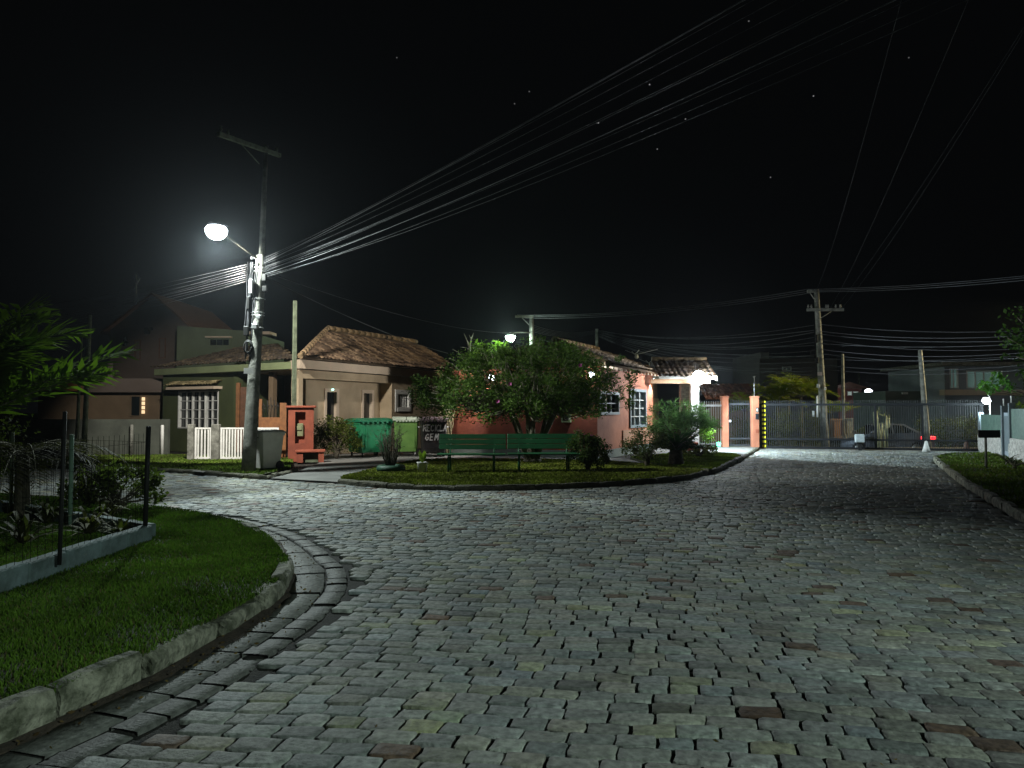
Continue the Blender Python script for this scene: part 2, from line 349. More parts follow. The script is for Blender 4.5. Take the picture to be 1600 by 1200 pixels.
# --- cobbled road: one mesh of stones over a sheet of dark joint soil
def cobbles():
    P0 = []; cols = []; F4 = []; F3 = []; n0 = 0
    pitch = 0.137; rows = []
    out_c = []
    for r in range(-70, 330):
        t0 = r * pitch; s = -34 + rng.random() * 0.2
        n = int(56 / 0.17); L = rng.uniform(0.165, 0.255, n); e = s + np.concatenate([[0], np.cumsum(L)])
        out_c.append(np.stack([e[:-1], e[1:], np.full(n, t0)], 1))
    A = np.concatenate(out_c); s0, s1, t0 = A.T
    sc_ = (s0 + s1) / 2
    def warp(s, t):
        wob = 0.035 * np.sin(s * 1.1 + t * 0.35) + 0.02 * np.sin(s * 2.9 + t * 1.3 + 1) + 0.25 * np.sin(s * 0.16 + t * 0.05)
        c, sn = math.cos(.2), math.sin(.2); s2 = s + 0.03 * np.sin(t * 1.7 + s * .4); t2 = t + wob
        return s2 * c + t2 * sn, -s2 * sn + t2 * c
    cx, cy = warp(sc_, t0 + pitch / 2)
    ok = frustum_ok(cx, cy) & (cy < 32) & inpoly(cx, cy, roadpoly)
    near = cy < 14
    dl = np.full(len(cx), 9.); k = ok & (cx < 0) & (cy < 18); dl[k] = distline(cx[k], cy[k], kerbL)
    ok &= dl > GUT + 0.17
    s0, s1, t0, cx, cy = s0[ok], s1[ok], t0[ok], cx[ok], cy[ok]; N = len(s0)
    print("stones", N)
    gap = rng.uniform(0.003, 0.0105, (N, 4)); gap[:, :2] = rng.uniform(0.002, 0.011, (N, 2)) * np.where(rng.random((N, 1)) < .12, 1.9, 1)
    a0 = s0 + gap[:, 0]; a1 = s1 - gap[:, 1]; b0 = t0 + gap[:, 2] * .9; b1 = t0 + pitch - gap[:, 3] * .9
    # 12-point irregular outline
    fr = rng.uniform(0.025, 0.11, (N, 8)); w = a1 - a0; h = b1 - b0
    j = lambda k: rng.normal(0, k, N)
    S = np.stack([a0 + w * fr[:, 0], a0 + w * .5 + j(.01), a1 - w * fr[:, 1], a1 + j(.003), a1 + j(.005), a1 + j(.003), a1 - w * fr[:, 4], a0 + w * .5 + j(.01), a0 + w * fr[:, 5], a0 + j(.003), a0 + j(.005), a0 + j(.003)], 1)
    T = np.stack([b0 + j(.004), b0 + j(.006), b0 + j(.004), b0 + h * fr[:, 2], b0 + h * .5, b1 - h * fr[:, 3], b1 + j(.004), b1 + j(.006), b1 + j(.004), b1 - h * fr[:, 6], b0 + h * .5, b0 + h * fr[:, 7]], 1)
    X, Y = warp(S, T)
    mx, my = X.mean(1, keepdims=True), Y.mean(1, keepdims=True)
    hz = rng.normal(0, 0.0028, (N, 1)) + 0.003; tx = rng.normal(0, 0.014, (N, 1)); ty = rng.normal(0, 0.02, (N, 1))
    def ring(k, z): 
        x = mx + (X - mx) * k; y = my + (Y - my) * k
        return np.stack([x, y, z + hz + tx * (x - mx) + ty * (y - my) + rng.normal(0, .0011, x.shape)], 2)
    R = np.concatenate([ring(0.985, -0.03), ring(0.998, -0.0055), ring(0.965, -0.0006), ring(0.6, 0.0), np.stack([mx, my, hz + 0.0], 2)], 1)   # 49 verts
    nv = 49; base = (np.arange(N) * nv)[:, None]
    q = []
    for rr in range(3):
        for k in range(12): q.append([rr * 12 + k, rr * 12 + (k + 1) % 12, rr * 12 + 12 + (k + 1) % 12, rr * 12 + 12 + k])
    q = np.array(q); F4 = (base[:, :, None] + q[None]).reshape(-1, 4)
    tr = np.array([[36 + k, 36 + (k + 1) % 12, 48] for k in range(12)]); F3 = (base[:, :, None] + tr[None]).reshape(-1, 3)
    g = rng.normal(0.24, 0.036, N).clip(0.1, 0.36); hue = rng.normal(0, 1, N)
    col = np.stack([g * (.96 + .03 * hue), g * rng.normal(1.0, .018, N), g * (.925 - .05 * hue)], 1)
    red = rng.random(N) < 0.028; col[red] = col[red] * np.array([0.55, 0.36, 0.3])
    ye = rng.random(N) < 0.05; col[ye] *= np.array([1.12, 1.1, 0.82])
    dk = rng.random(N) < 0.06; col[dk] *= 0.68
    col = np.repeat(col, nv, 0)
    V = R.reshape(-1, 3)
    # soil sheet under them
    rp = np.array(roadpoly); m = len(V)
    sx = np.linspace(-30, 22, 27); sy = np.linspace(-6, 32, 20)
    SV = np.array([(x, y, -0.019) for y in sy for x in sx]); SF = np.array([(m + jj * 27 + i, m + jj * 27 + i + 1, m + (jj + 1) * 27 + i + 1, m + (jj + 1) * 27 + i) for jj in range(19) for i in range(26)])
    V = np.concatenate([V, SV]); col = np.concatenate([col, np.full((len(SV), 3), .03)])
    mi = np.concatenate([np.zeros(len(F4)), np.ones(len(SF)), np.zeros(len(F3))])
    o = npmesh("road", V, [F4, SF, F3], [M['stone'], M['soil']], col=col, smooth=False, matidx=mi)
    tag(o, "worn grey cobblestone road with dark earth joints", "road", kind="structure")
cobbles()

# --- gutter slabs and a course of long stones round the near left kerb
def gutter():
    V = []; Fq = []; col = []
    def strip(o0, o1, L0, L1, zc, c, rough):
        line = kerbL; seg = np.hypot(*(line[1:] - line[:-1]).T); s = np.concatenate([[0], np.cumsum(seg)])
        nn = normals2(line)
        pos = 1.0
        while pos < s[-1] - 1:
            L = rng.uniform(L0, L1); a, b = pos + 0.012, pos + L - 0.012; pos += L
            cx = np.interp(a, s, line[:, 0])
            if cx < -14: break
            n = 4; tt = np.linspace(a, b, n)
            px = np.interp(tt, s, line[:, 0]); py = np.interp(tt, s, line[:, 1]); ax = np.interp(tt, s, nn[:, 0]); ay = np.interp(tt, s, nn[:, 1])
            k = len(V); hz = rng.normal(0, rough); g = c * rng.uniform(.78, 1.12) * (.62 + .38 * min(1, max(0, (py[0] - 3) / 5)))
            for (off, z) in ((o0, zc - .03), (o0 + .002, zc + hz - .003), (o0 + (o1 - o0) * .5, zc + hz), (o1 - .002, zc + hz - .003), (o1, zc - .03)):
                for i in range(n):
                    jo = rng.normal(0, .004); V.append((px[i] + ax[i] * (off + jo), py[i] + ay[i] * (off + jo), z)); col.append((g, g * 1.01, g * .93))
            for r_ in range(4):
                for i in range(n - 1): Fq.append((k + r_ * n + i, k + r_ * n + i + 1, k + (r_ + 1) * n + i + 1, k + (r_ + 1) * n + i))
            for i in (0, n - 1):
                Fq.append((k + i, k + n + i, k + 2 * n + i, k + 2 * n + i)) if False else None
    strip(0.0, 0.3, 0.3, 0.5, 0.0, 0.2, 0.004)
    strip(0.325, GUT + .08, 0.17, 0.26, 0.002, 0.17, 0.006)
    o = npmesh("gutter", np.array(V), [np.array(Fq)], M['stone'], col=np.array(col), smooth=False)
    tag(o, "smooth gutter slabs curving round the near lawn", "gutter", kind="structure")
gutter()

def litter():
    line = resample(kerbL, .12); nn = normals2(line); ok = (line[:, 1] > 1) & (line[:, 0] > -9); line, nn = line[ok], nn[ok]
    V = []; n = len(line)
    for (a, z) in ((-.01, .012), (.05, .009), (.1, .0)):
        for i in range(n): o = a + (rng.normal(0, .018) if a > .02 else 0) + (.05 * (math.sin(i * .21) + math.sin(i * .083 + 1)) if a > .02 else 0); o = max(o, a * .35 - .01); V.append((line[i, 0] + nn[i, 0] * o, line[i, 1] + nn[i, 1] * o, z - .002 * (a > .06)))
    q = np.array([(r * n + i, r * n + i + 1, (r + 1) * n + i + 1, (r + 1) * n + i) for r in range(2) for i in range(n - 1)])
    tag(npmesh("gutter_dirt", np.array(V), [q], mat("gutter_silt", (.07, .05, .035), (.03, .022, .016), 9, .95, .8, 50)), "brown silt gathered along the near kerb", "dirt", kind="stuff")
    k = rng.integers(0, n, 420); o = np.abs(rng.normal(0, .16, 420)); cen = np.stack([line[k, 0] + nn[k, 0] * o, line[k, 1] + nn[k, 1] * o, np.full(420, .02)], 1)
    far = np.stack([rng.uniform(-6, 12, 260), rng.uniform(3, 24, 260), np.full(260, .014)], 1); far = far[inpoly(far[:, 0], far[:, 1], roadpoly)]
    V, Fq, col = leafquads(np.concatenate([cen, far]), .032, (.05, .03, .015), (.16, .11, .05), up=-.0, asp=.5); V[:, 2] = np.clip(V[:, 2], .008, .03)
    tag(npmesh("fallen_leaves", V, [Fq], M['leaf'], col=col), "dry fallen leaves scattered along the gutter and road", "leaves", kind="stuff")
litter()
# --- kerbs
def kerb(line, name, label, w=0.13, h=0.15, side=-1, step=(0.55, 0.95), zb=-0.05, rough=0.008, gapw=0.012, m=None):
    """blocks of granite along the line, lying on its `side` (-1: left of travel)"""
    mb = MB(); line = np.asarray(line); seg = np.hypot(*(line[1:] - line[:-1]).T); s = np.concatenate([[0], np.cumsum(seg)]); nn = normals2(line) * side
    pos = 0
    while pos < s[-1] - 0.2:
        L = random.uniform(*step); a, b = pos + gapw * random.uniform(.4, 2.2), min(pos + L, s[-1]); pos += L
        n = 4; tt = np.linspace(a, b, n); px = np.interp(tt, s, line[:, 0]); py = np.interp(tt, s, line[:, 1]); ax = np.interp(tt, s, nn[:, 0]); ay = np.interp(tt, s, nn[:, 1])
        hh = h + random.gauss(0, rough); off = random.gauss(0, rough); vs = []
        for i in range(n):
            e = 0.012 if i in (0, n - 1) else 0
            jj = lambda: random.gauss(0, rough * .45)
            ring = [(off + .004, zb), (off - 0.006 + jj(), hh * .55), (off + jj(), hh - .022 - e), (off + .02, hh - e + jj()), (w - .015, hh - e + jj() * .6), (w, hh - .02 - e), (w, zb)]
            vs += [(px[i] + ax[i] * o, py[i] + ay[i] * o, z) for o, z in ring]
        fs = [(i * 7 + k, (i + 1) * 7 + k, (i + 1) * 7 + k + 1, i * 7 + k + 1) for i in range(n - 1) for k in range(6)] + [tuple(range(7)), tuple(range((n - 1) * 7 + 6, (n - 1) * 7 - 1, -1))]
        mb.add(vs, fs)
    return tag(mb.build(name, m or M['kerb']), label, "kerb", kind="structure")
kerb(kerbL[:], "kerb", "uneven granite kerb curving round the dark near lawn", side=-1, step=(0.5, 0.9), gapw=0.04, rough=0.018)
kerb(vergeF, "kerb", "low granite kerb of the verge before the olive house", h=.11, side=-1, m=M['kerbdark'])
kerb([G(400, 749).xy, G(418, 750).xy, G(440, 745).xy, G(468, 737).xy], "kerb", "kerb turning the corner beside the grey bin", h=.1, side=-1, step=(.3, .5), m=M['kerbdark'])
kerb(islF, "kerb", "low kerb along the front of the bench lawn", h=.11, side=-1, m=M['kerbdark'])
kerb(plotF, "kerb", "kerb of the lawn around the sago palm", h=.12, side=-1, m=M['kerbdark'])
kerb(paveE, "kerb", "dark kerb of the concrete pavement by the gate pillar", h=.1, side=-1, m=M['kerbdark'])
kerb(kerbR, "kerb", "pale kerb stones along the lawn by the split stone wall", h=.14, side=-1)

# --- lawns and pavements
def sheet(name, poly, z, m, label, cat, kind="structure", zb=-.07):
    return tag(MB().prism([tuple(p) for p in poly], zb, z).build(name, m), label, cat, kind=kind)
def inset(line, d, side=-1):
    return [tuple(p) for p in (np.asarray(line) + normals2(np.asarray(line)) * side * d)]
lawnL = inset(kerbL, .09) + [(-30, 10), (-30, -5)]
islP = inset(islF, .09) + islB
plotP = inset(plotF, .09) + plotB
vergeP = inset(vergeF, .09) + [tuple(G(425, 744).xy), tuple(G(452, 738).xy), (-6.3, 21.4), (-6.9, 23.4), (-24, 28.6)]
lawnR = inset(kerbR, .09) + [(14, -4), (14.3, 19.8), (16.9, 26.0)]
sheet("lawn", lawnL, .135, M['lawnsoil'], "dark near lawn inside the curving kerb", "lawn")
sheet("lawn", islP, .095, M['lawnsoil'], "lawn under the two green benches", "lawn")
sheet("lawn", plotP, .105, M['lawnsoil'], "small lawn at the foot of the sago palm", "lawn")
sheet("lawn", vergeP, .095, M['lawnsoil'], "grass verge in front of the white slatted fence", "lawn")
sheet("lawn", lawnR, .12, M['lawnsoil'], "lawn between the road and the split stone wall", "lawn")
sheet("driveway", xy(G(420, 749), G(470, 736.5), G(505, 722)) + [(-7.2, 26.2), (-1.5, 27), (2.7, 24.2), (3.4, 24.2)] + xy(G(1060, 728), G(1106, 740)) + islB + [tuple(G(527, 755).xy)], .03, M['concrete'], "grey concrete drive running behind the benches", "driveway")
sheet("pavement", [tuple(p) for p in inset(paveE, .05)] + [(gA[0] - .1, gA[1] + .6), (5.5, 31), (5.2, 27)] + plotB[::-1][-4:] + [tuple(G(1150, 714.5).xy)], .085, M['concrete'], "pale concrete pavement before the pedestrian gate", "pavement")
tag(MB().add([tuple(G(300, 736, .102)), tuple(G(318, 738, .102)), tuple(G(352, 724, .102)), tuple(G(338, 723, .102))], [(0, 1, 2, 3)]).build("path", M['concrete']), "thin concrete walk across the verge to the white fence", "path", kind="structure")
tag(MB().add([(-12, 31.2, -.06), (40, 29.5, -.06), (60, 33, -.3), (60, 46, -.47), (-20, 47, -.47), (-20, 34, -.42)], [(0, 1, 2, 3, 4, 5)]).build("street", M['asphalt']), "dark street outside the sliding gate", "street", kind="structure") if False else None
V = np.array([(x, y, gz(y) + .012) for y in (30.6, 31.5, 33.5, 35, 44) for x in (-20, 0, 20, 60)]); fc = np.array([(j * 4 + i, j * 4 + i + 1, j * 4 + i + 5, j * 4 + i + 4) for j in range(4) for i in range(3)])
tag(npmesh("street", V, [fc], M['asphalt']), "dark asphalt street outside the sliding gate", "street", kind="structure")

# --- grass blades
def blades(name, poly, z, dens, hmin, hmax, c1, c2, label, w=0.004, avoid=None, tuft=0.0):
    poly = np.array(poly); x0, y0 = poly.min(0); x1, y1 = poly.max(0)
    x0 = max(x0, -14); x1 = min(x1, 17); y0 = max(y0, 1.3); 
    n = int((x1 - x0) * (y1 - y0) * dens); x = rng.uniform(x0, x1, n); y = rng.uniform(y0, y1, n)
    k = inpoly(x, y, poly) & (np.abs(x) < .76 * y + 1.2)
    # thin with distance
    k &= rng.random(n) < np.clip((9.0 / np.maximum(y, 1)) ** 1.3, .12, 1) if y0 < 8 else k
    pt = np.sin(x * 1.7 + np.sin(y * 2.9) * 1.3 + .6) * np.sin(y * 2.1 + np.sin(x * 2.3)) + .35 * np.sin(x * 7.1 + y * 3.3) * np.sin(y * 6.3 - x * 2.2)
    k &= rng.random(n) < np.where(pt > .62, .55, np.where(pt > .4, .8, 1.0))
    x, y = x[k], y[k]; n = len(x)
    clump = .55 + .45 * np.sin(x * 3.1 + np.sin(y * 2.3) * 2) * np.sin(y * 2.7 + np.cos(x * 1.9))
    h = rng.uniform(hmin, hmax, n) * (0.75 + .5 * clump); a = rng.uniform(0, 2 * PI, n); wv = w * rng.uniform(.7, 1.6, n) * np.clip(y / 6, 1, 3.2)
    lean = rng.normal(0, .5, (n, 2)) * h[:, None]
    dx, dy = np.cos(a) * wv, np.sin(a) * wv
    zz = np.full(n, z - .004)
    p0 = np.stack([x - dx, y - dy, zz], 1); p1 = np.stack([x + dx, y + dy, zz], 1)
    m = np.stack([x + lean[:, 0] * .4, y + lean[:, 1] * .4, z + h * .6], 1); t = np.stack([x + lean[:, 0], y + lean[:, 1], z + h], 1)
    m0 = m - np.stack([dx, dy, 0 * dx], 1) * .8; m1 = m + np.stack([dx, dy, 0 * dx], 1) * .8
    V = np.stack([p0, p1, m1, m0, t], 1).reshape(-1, 3); b = (np.arange(n) * 5)[:, None]
    f4 = b + np.array([[0, 1, 2, 3]]); f3 = b + np.array([[3, 2, 4]])
    mix = np.clip(rng.random((n, 1)) * .7 + clump[:, None] * .35, 0, 1); col = np.array(c1) * (1 - mix) + np.array(c2) * mix
    dead = rng.random(n) < .09; col[dead] = (.1, .085, .04)
    print(name, n)
    return tag(npmesh(name, V, [f4, f3], M['grass'], col=np.repeat(col, 5, 0)), label, "grass", kind="stuff")
GX = lambda x, y: (x < -4.15) & (y < 8.4)
blades("grass", inset(kerbL, .045) + [(-30, 10), (-30, -5)], .135, 7600, .012, .038, (.032, .062, .012), (.1, .175, .024), "short dark green grass of the near lawn", w=.003)
blades("grass", islP, .095, 1500, .02, .045, (.09, .12, .015), (.16, .18, .03), "yellow green grass round the benches", w=.0045)
blades("grass", plotP, .105, 1500, .02, .045, (.09, .14, .015), (.15, .2, .03), "bright grass at the foot of the sago palm", w=.0045)
blades("grass", vergeP, .095, 700, .02, .05, (.07, .12, .015), (.12, .18, .03), "grass of the verge before the white fence", w=.005)
blades("grass", lawnR, .12, 900, .02, .05, (.06, .11, .015), (.12, .16, .03), "grass of the lawn by the split stone wall", w=.005)

# ------------------------------------------------------------------ plants
def foliage(name, parent, cen, size, c1, c2, m=None, **k):
    V, Fq, col = leafquads(cen, size, c1, c2, **k)
    return npmesh(name, V, [Fq], m or M['leaf'], parent=parent, col=col)
def clumps(cs, rad, per):
    cs = np.asarray(cs); n = len(cs); r = rad if np.ndim(rad) else np.full(n, rad)
    p = rng.normal(0, 1, (n, per, 3)); p /= np.linalg.norm(p, axis=2)[:, :, None] + 1e-9; p *= (rng.random((n, per, 1)) ** .45) * r[:, None, None]
    return (cs[:, None, :] + p).reshape(-1, 3)
def branches(mb, base, tips, r0=0.05, hub=None, n=5, seed=0):
    rd = random.Random(seed)
    for t in tips:
        b = Vector(base); t = Vector(t); h = Vector(hub) if hub is not None else b.lerp(t, .4)
        pts = []
        for i in range(7):
            s = i / 6; q = b.lerp(h, min(1, s * 2)) if s < .5 else h.lerp(t, (s - .5) * 2)
            q2 = b.lerp(t, s); q = q.lerp(q2, .45)
            if 0 < i < 6: q += Vector((rd.gauss(0, 1), rd.gauss(0, 1), rd.gauss(0, .6))) * .04 * (t - b).length * .5
            pts.append(q)
        mb.tube(pts, [r0 * (1 - .82 * i / 6) for i in range(7)], n=n)
def bush(name, label, cat, loc, rx, rz, nl, size, c1, c2, stems=6, zc=None, group=None, flowers=0, sparse=1.0, ry=None, asp=.5, rag=0.06):
    t = thing(name, label, cat, loc, 0, group); zc = zc or rz * 1.05; ry = ry or rx
    nc = int(46 * sparse); th = rng.uniform(0, 2 * PI, nc); ph = np.arccos(rng.uniform(-.75, 1, nc)); rr = rng.uniform(.55, 1.0, nc) * rng.uniform(.9 - rag, 1.06 + rag, nc)
    cs = np.stack([rx * rr * np.sin(ph) * np.cos(th), ry * rr * np.sin(ph) * np.sin(th), zc + rz * rr * np.cos(ph)], 1)
    foliage("foliage", t, clumps(cs, min(rx, rz) * .33, nl // nc), size, c1, c2, asp=asp)
    mb = MB(); branches(mb, (0, 0, 0), cs[rng.choice(nc, min(nc, stems * 4), replace=False)], r0=.018 + rx * .02, hub=(0, 0, zc * .5), n=5); mb.build("stem", M['bark'], t)
    if flowers:
        top = cs[np.argsort(-cs[:, 2])[:flowers]]; fl = MB()
        for c in top:
            for k in range(5):
                a = k * 2 * PI / 5; q = Vector(c) * 1.08; fl.add([q, q + Vector((.05 * math.cos(a), .05 * math.sin(a), .02)), q + Vector((.07 * math.cos(a + .5), .07 * math.sin(a + .5), .03)), q + Vector((.05 * math.cos(a + 1), .05 * math.sin(a + 1), .02))], [(0, 1, 2, 3)])
        fl.build("flower", M['pinkfl'], t)
    return t
def frond_geo(L, leafl, nleaf, curve, w, plum=0.5, tip=.6):
    """one frond along +x, arching; returns rachis pts and leaflet quads"""
    pts = []; x = z = 0; a = curve[0]; N = 16
    for i in range(N + 1):
        pts.append(Vector((x, 0, z))); a = curve[0] + (curve[1] - curve[0]) * (i / N) ** 1.2; x += math.cos(a) * L / N; z += math.sin(a) * L / N
    V = []; Fq = []
    for i in range(nleaf):
        s = .12 + .88 * i / (nleaf - 1); k = s * N; j = min(int(k), N - 1); p = pts[j].lerp(pts[j + 1], k - j); d = (pts[j + 1] - pts[j]).normalized(); up = Vector((-d.z, 0, d.x))
        l = leafl * (math.sin(PI * (0.12 + .83 * s)) ** .6) * (1 if s < .9 else tip)
        for sd in (-1, 1):
            dr = (d * random.uniform(.45, .7) + Vector((0, sd, 0)) * .8 + up * random.uniform(-.1, plum)).normalized()
            q = p + dr * l * .5 + Vector((0, 0, -l * .03)); e = p + dr * l + Vector((0, 0, -l * random.uniform(.05, .3)))
            ww = d * w * random.uniform(.7, 1.2); n = len(V)
            V += [p, q + ww, e, q - ww]; Fq.append((n, n + 1, n + 2, n + 3))
    return pts, V, Fq
def palm(name, label, cat, loc, trunk_h, nf, L, leafl, nleaf, w, c1, c2, trunk_r=.09, curve=((.6, 1.3), (-.7, .1)), tm=None, plum=.5, group=None, lean=(0, 0), span=(0, 2 * PI), rr=.014):
    t = thing(name, label, cat, loc, 0, group); top = Vector((lean[0], lean[1], trunk_h))
    mb = MB(); N = 9
    mb.tube([Vector((lean[0] * (i / N) ** 1.5, lean[1] * (i / N) ** 1.5, trunk_h * i / N)) for i in range(N + 1)], [trunk_r * (1.15 - .3 * i / N + (.06 if i % 2 else 0)) for i in range(N + 1)], n=10); mb.build("trunk", tm or M['bark'], t)
    AV = []; AF = []; AC = []; rb = MB()
    for k in range(nf):
        az = span[0] + (span[1] - span[0]) * (k / nf) + random.uniform(-.2, .2); cv = (random.uniform(*curve[0]), random.uniform(*curve[1]))
        pts, V, Fq = frond_geo(L * random.uniform(.75, 1.1), leafl, nleaf, cv, w, plum)
        R = Matrix.Rotation(az, 4, 'Z'); T = Matrix.Translation(top) @ R
        n = len(AV); AV += [tuple(T @ v) for v in V]; AF += [tuple(i + n for i in f) for f in Fq]
        mix = random.random(); c = [a * (1 - mix) + b * mix for a, b in zip(c1, c2)]; AC += [c] * len(V)
        rb.tube([T @ p for p in pts], [rr * (1 - .75 * i / 16) for i in range(17)], n=4)
    npmesh("foliage", np.array(AV), [np.array(AF)], M['leaf'], parent=t, col=np.array(AC)); rb.build("stalk", M['palebark'], t)
    return t
def tree(name, label, cat, loc, tips_c, crad, per, size, c1, c2, trunk_pts, trunk_r, r0=.05, group=None, asp=.5, bark=None):
    t = thing(name, label, cat, loc, 0, group); mb = MB(); mb.tube(trunk_pts, trunk_r, n=9); top = trunk_pts[-1]
    branches(mb, top, tips_c[::2], r0=r0, n=5); mb.build("trunk", bark or M['bark'], t)
    foliage("crown", t, clumps(tips_c, crad, per), size, c1, c2, asp=asp); return t

# centre tree: many-stemmed azalea with a wide flat crown
def azalea():
    b = G(832, 727); loc = (b.x, b.y, .09)
    t = thing("azalea_tree", "wide spreading evergreen with several stems behind the two green benches", "tree", loc)
    nc = 560; cs = []
    while len(cs) < nc:
        x, y = random.uniform(-1, 1), random.uniform(-1, 1)
        if x * x + y * y > 1: continue
        rr = math.sqrt(x * x + y * y); topz = 3.42 * (1 - .32 * rr ** 3.0) - .05 * max(0, -x) + .18 * math.sin(x * 7) * math.cos(y * 5)
        botz = 1.3 + .5 * max(0, .35 - rr) + .1 * math.sin(x * 9 + 2) - .12 * max(0, rr - .6)
        f = random.random(); z = botz + (topz - botz) * (f ** .75)
        cs.append((x * (2.92 if x < 0 else 2.35) + .05 - .22 * (z < 2.1), y * 2.2 + .1, z))
    cs = np.array(cs)
    # lower left lobe reaching out, ragged right side
    ex = [(-2.9 - random.uniform(0, .45), random.uniform(-1, .8), random.uniform(1.6, 2.4)) for _ in range(26)] + [(2.45 + random.uniform(0, .6), random.uniform(-.6, .6), random.uniform(1.3, 3.0)) for _ in range(10)]
    cs = np.concatenate([cs, ex])
    rad = rng.uniform(.16, .36, len(cs)); rad[-36:] = .2; rad[-10:] = .13
    V, Fq, col = leafquads(clumps(cs, rad, 84), .082, (.035, .07, .018), (.11, .17, .04), up=.45, asp=.42)
    npmesh("crown", V, [Fq], M['leaf'], parent=t, col=col)
    mb = MB(); rd = random.Random(4)
    hubs = []
    for k in range(9):
        a = 2 * PI * k / 9 + rd.uniform(-.2, .2); r = rd.uniform(.35, .8)
        h = Vector((math.cos(a) * r, math.sin(a) * r * .7, rd.uniform(1.15, 1.6))); hubs.append(h)
        b0 = Vector((math.cos(a) * .1, math.sin(a) * .1, 0)); pts = [b0, b0.lerp(h, .3) + Vector((-.02, 0, .06)), b0.lerp(h, .65) + Vector((rd.gauss(0, .04), 0, .04)), h]
        mb.tube(pts, [.1, .08, .065, .055], n=8)
    mb.tube([(0, 0, -.03), (0, 0, .12), (0, 0, .3)], [.3, .22, .14], n=10)
    for i, c in enumerate(cs):
        if i % 2: continue
        h = min(hubs, key=lambda q: (q - Vector(c)).length + rd.random() * .4); c = Vector(c); mid = h.lerp(c, .5) + Vector((rd.gauss(0, .06), rd.gauss(0, .06), -.1 + rd.gauss(0, .05)))
        mb.tube([h, h.lerp(mid, .6), mid, c], [.035, .024, .017, .006], n=5)
    tw = mb
    for i in range(240):
        c = Vector(cs[rd.randrange(len(cs))]); d = Vector((c.x * .35, c.y * .3, rd.uniform(-.2, .5))).normalized(); tw.tube([c, c + d * .22 + Vector((0, 0, .03)), c + d * .42], [.008, .006, .003], n=4)
    tw.build("trunk", M['palebark'], t)
    f = MB()
    for c in [cs[60], cs[200], cs[333]]:
        q = Vector((c[0], -1.9, c[2]))
        for k in range(5):
            a = k * 2 * PI / 5; f.add([q, q + Vector((.04 * math.cos(a), -.02, .04 * math.sin(a))), q + Vector((.06 * math.cos(a + .6), -.03, .06 * math.sin(a + .6))), q + Vector((.04 * math.cos(a + 1.2), -.02, .04 * math.sin(a + 1.2)))], [(0, 1, 2, 3)])
    f.build("blossom", M['pinkfl'], t)
azalea()

# ------------------------------------------------------------------ roofs
def slope_tiles(A, B, inward, pitch, length, name, parent, z, trimL=0.0, trimR=0.0, pw=.2, ph=.34, c1=(.16, .085, .05), c2=(.3, .19, .1), dark=.5):
    """barrel-tiled slope. eave A->B (xy) at height z; climbs along `inward`; hips cut by trimL/R (metres of run lost per metre climbed)"""
    A = Vector((A[0], A[1], z)); B = Vector((B[0], B[1], z)); L = (B - A).length; e = (B - A).normalized()
    inn = Vector((inward[0], inward[1], 0)).normalized(); up = (inn * math.cos(pitch) + Vector((0, 0, 1)) * math.sin(pitch)); nrm = e.cross(up)
    if nrm.z < 0: nrm = -nrm
    na = int(L / pw) * 6; nb = int(length / ph) * 3
    a = np.linspace(0, L, na + 1); 
    rowsb = []
    for j in range(nb // 3):
        rowsb += [(j * ph, .045), (j * ph + ph * .5, .028), (j * ph + ph * .985, .0)]
    rowsb = np.array(rowsb); AA, BB = np.meshgrid(a, rowsb[:, 0]); HH = np.repeat(rowsb[:, 1][:, None], len(a), 1)
    ph_ = AA / pw * 2 * PI; jit = np.repeat(np.repeat(rng.normal(0, .006, (len(rowsb) // 3, 1)), 3, 0), len(a), 1) + .012 * rng.normal(0, 1, (1, 1))
    colid = (AA / pw).astype(int); jt = rng.normal(0, .007, (len(rowsb) // 3 + 1, colid.max() + 2)); rowid = np.repeat(np.arange(len(rowsb)) // 3, len(a)).reshape(AA.shape)
    H = HH + .05 * np.sqrt(np.clip(.5 - .5 * np.cos(ph_), 0, 1)) + jt[rowid, colid]
    BB2 = BB - jt[rowid, colid] * 2.0
    pt = np.array(A)[None, None, :] + AA[..., None] * np.array(e) + BB2[..., None] * np.array(up) + H[..., None] * np.array(nrm)
    W = len(a); idx = np.arange(len(rowsb) * W).reshape(len(rowsb), W)
    q = np.stack([idx[:-1, :-1], idx[:-1, 1:], idx[1:, 1:], idx[1:, :-1]], -1).reshape(-1, 4)
    ca = AA[:-1, :-1].ravel() + pw / 12; cb = BB[:-1, :-1].ravel(); keep = (ca > cb * trimL) & (ca < L - cb * trimR); q = q[keep]
    mix = rng.random((len(rowsb) // 3 + 1, colid.max() + 2, 1)) ** 1.4; cc = np.array(c1) * (1 - mix) + np.array(c2) * mix; dk = rng.random(mix.shape) < .3; cc = cc * np.where(dk, dark, 1)
    col = cc[rowid, colid].reshape(-1, 3)
    return npmesh(name, pt.reshape(-1, 3), [q], M['tile'], parent=parent, col=col, smooth=True)
def ridge_cap(pts, r, parent, name="ridge_cap"):
    pts = [Vector(p) for p in pts]; mb = MB()
    for a, b in zip(pts[:-1], pts[1:]):
        L = (b - a).length; n = max(1, int(L / .38)); d = (b - a).normalized()
        for i in range(n): mb.tube([a + d * (i * L / n), a + d * ((i + 1.12) * L / n)], [r * 1.12, r * .92], n=8)
    o = mb.build(name, M['tile'], parent)
    at = o.data.color_attributes.new("Col", 'FLOAT_COLOR', 'POINT'); n = len(o.data.vertices); c = np.ones((n, 4), np.float32); c[:, :3] = np.repeat(rng.uniform(.6, 1.2, (n // 16 + 1, 1)), 16, 0)[:n] * np.array((.26, .18, .1)); at.data.foreach_set("color", c.ravel())
    return o
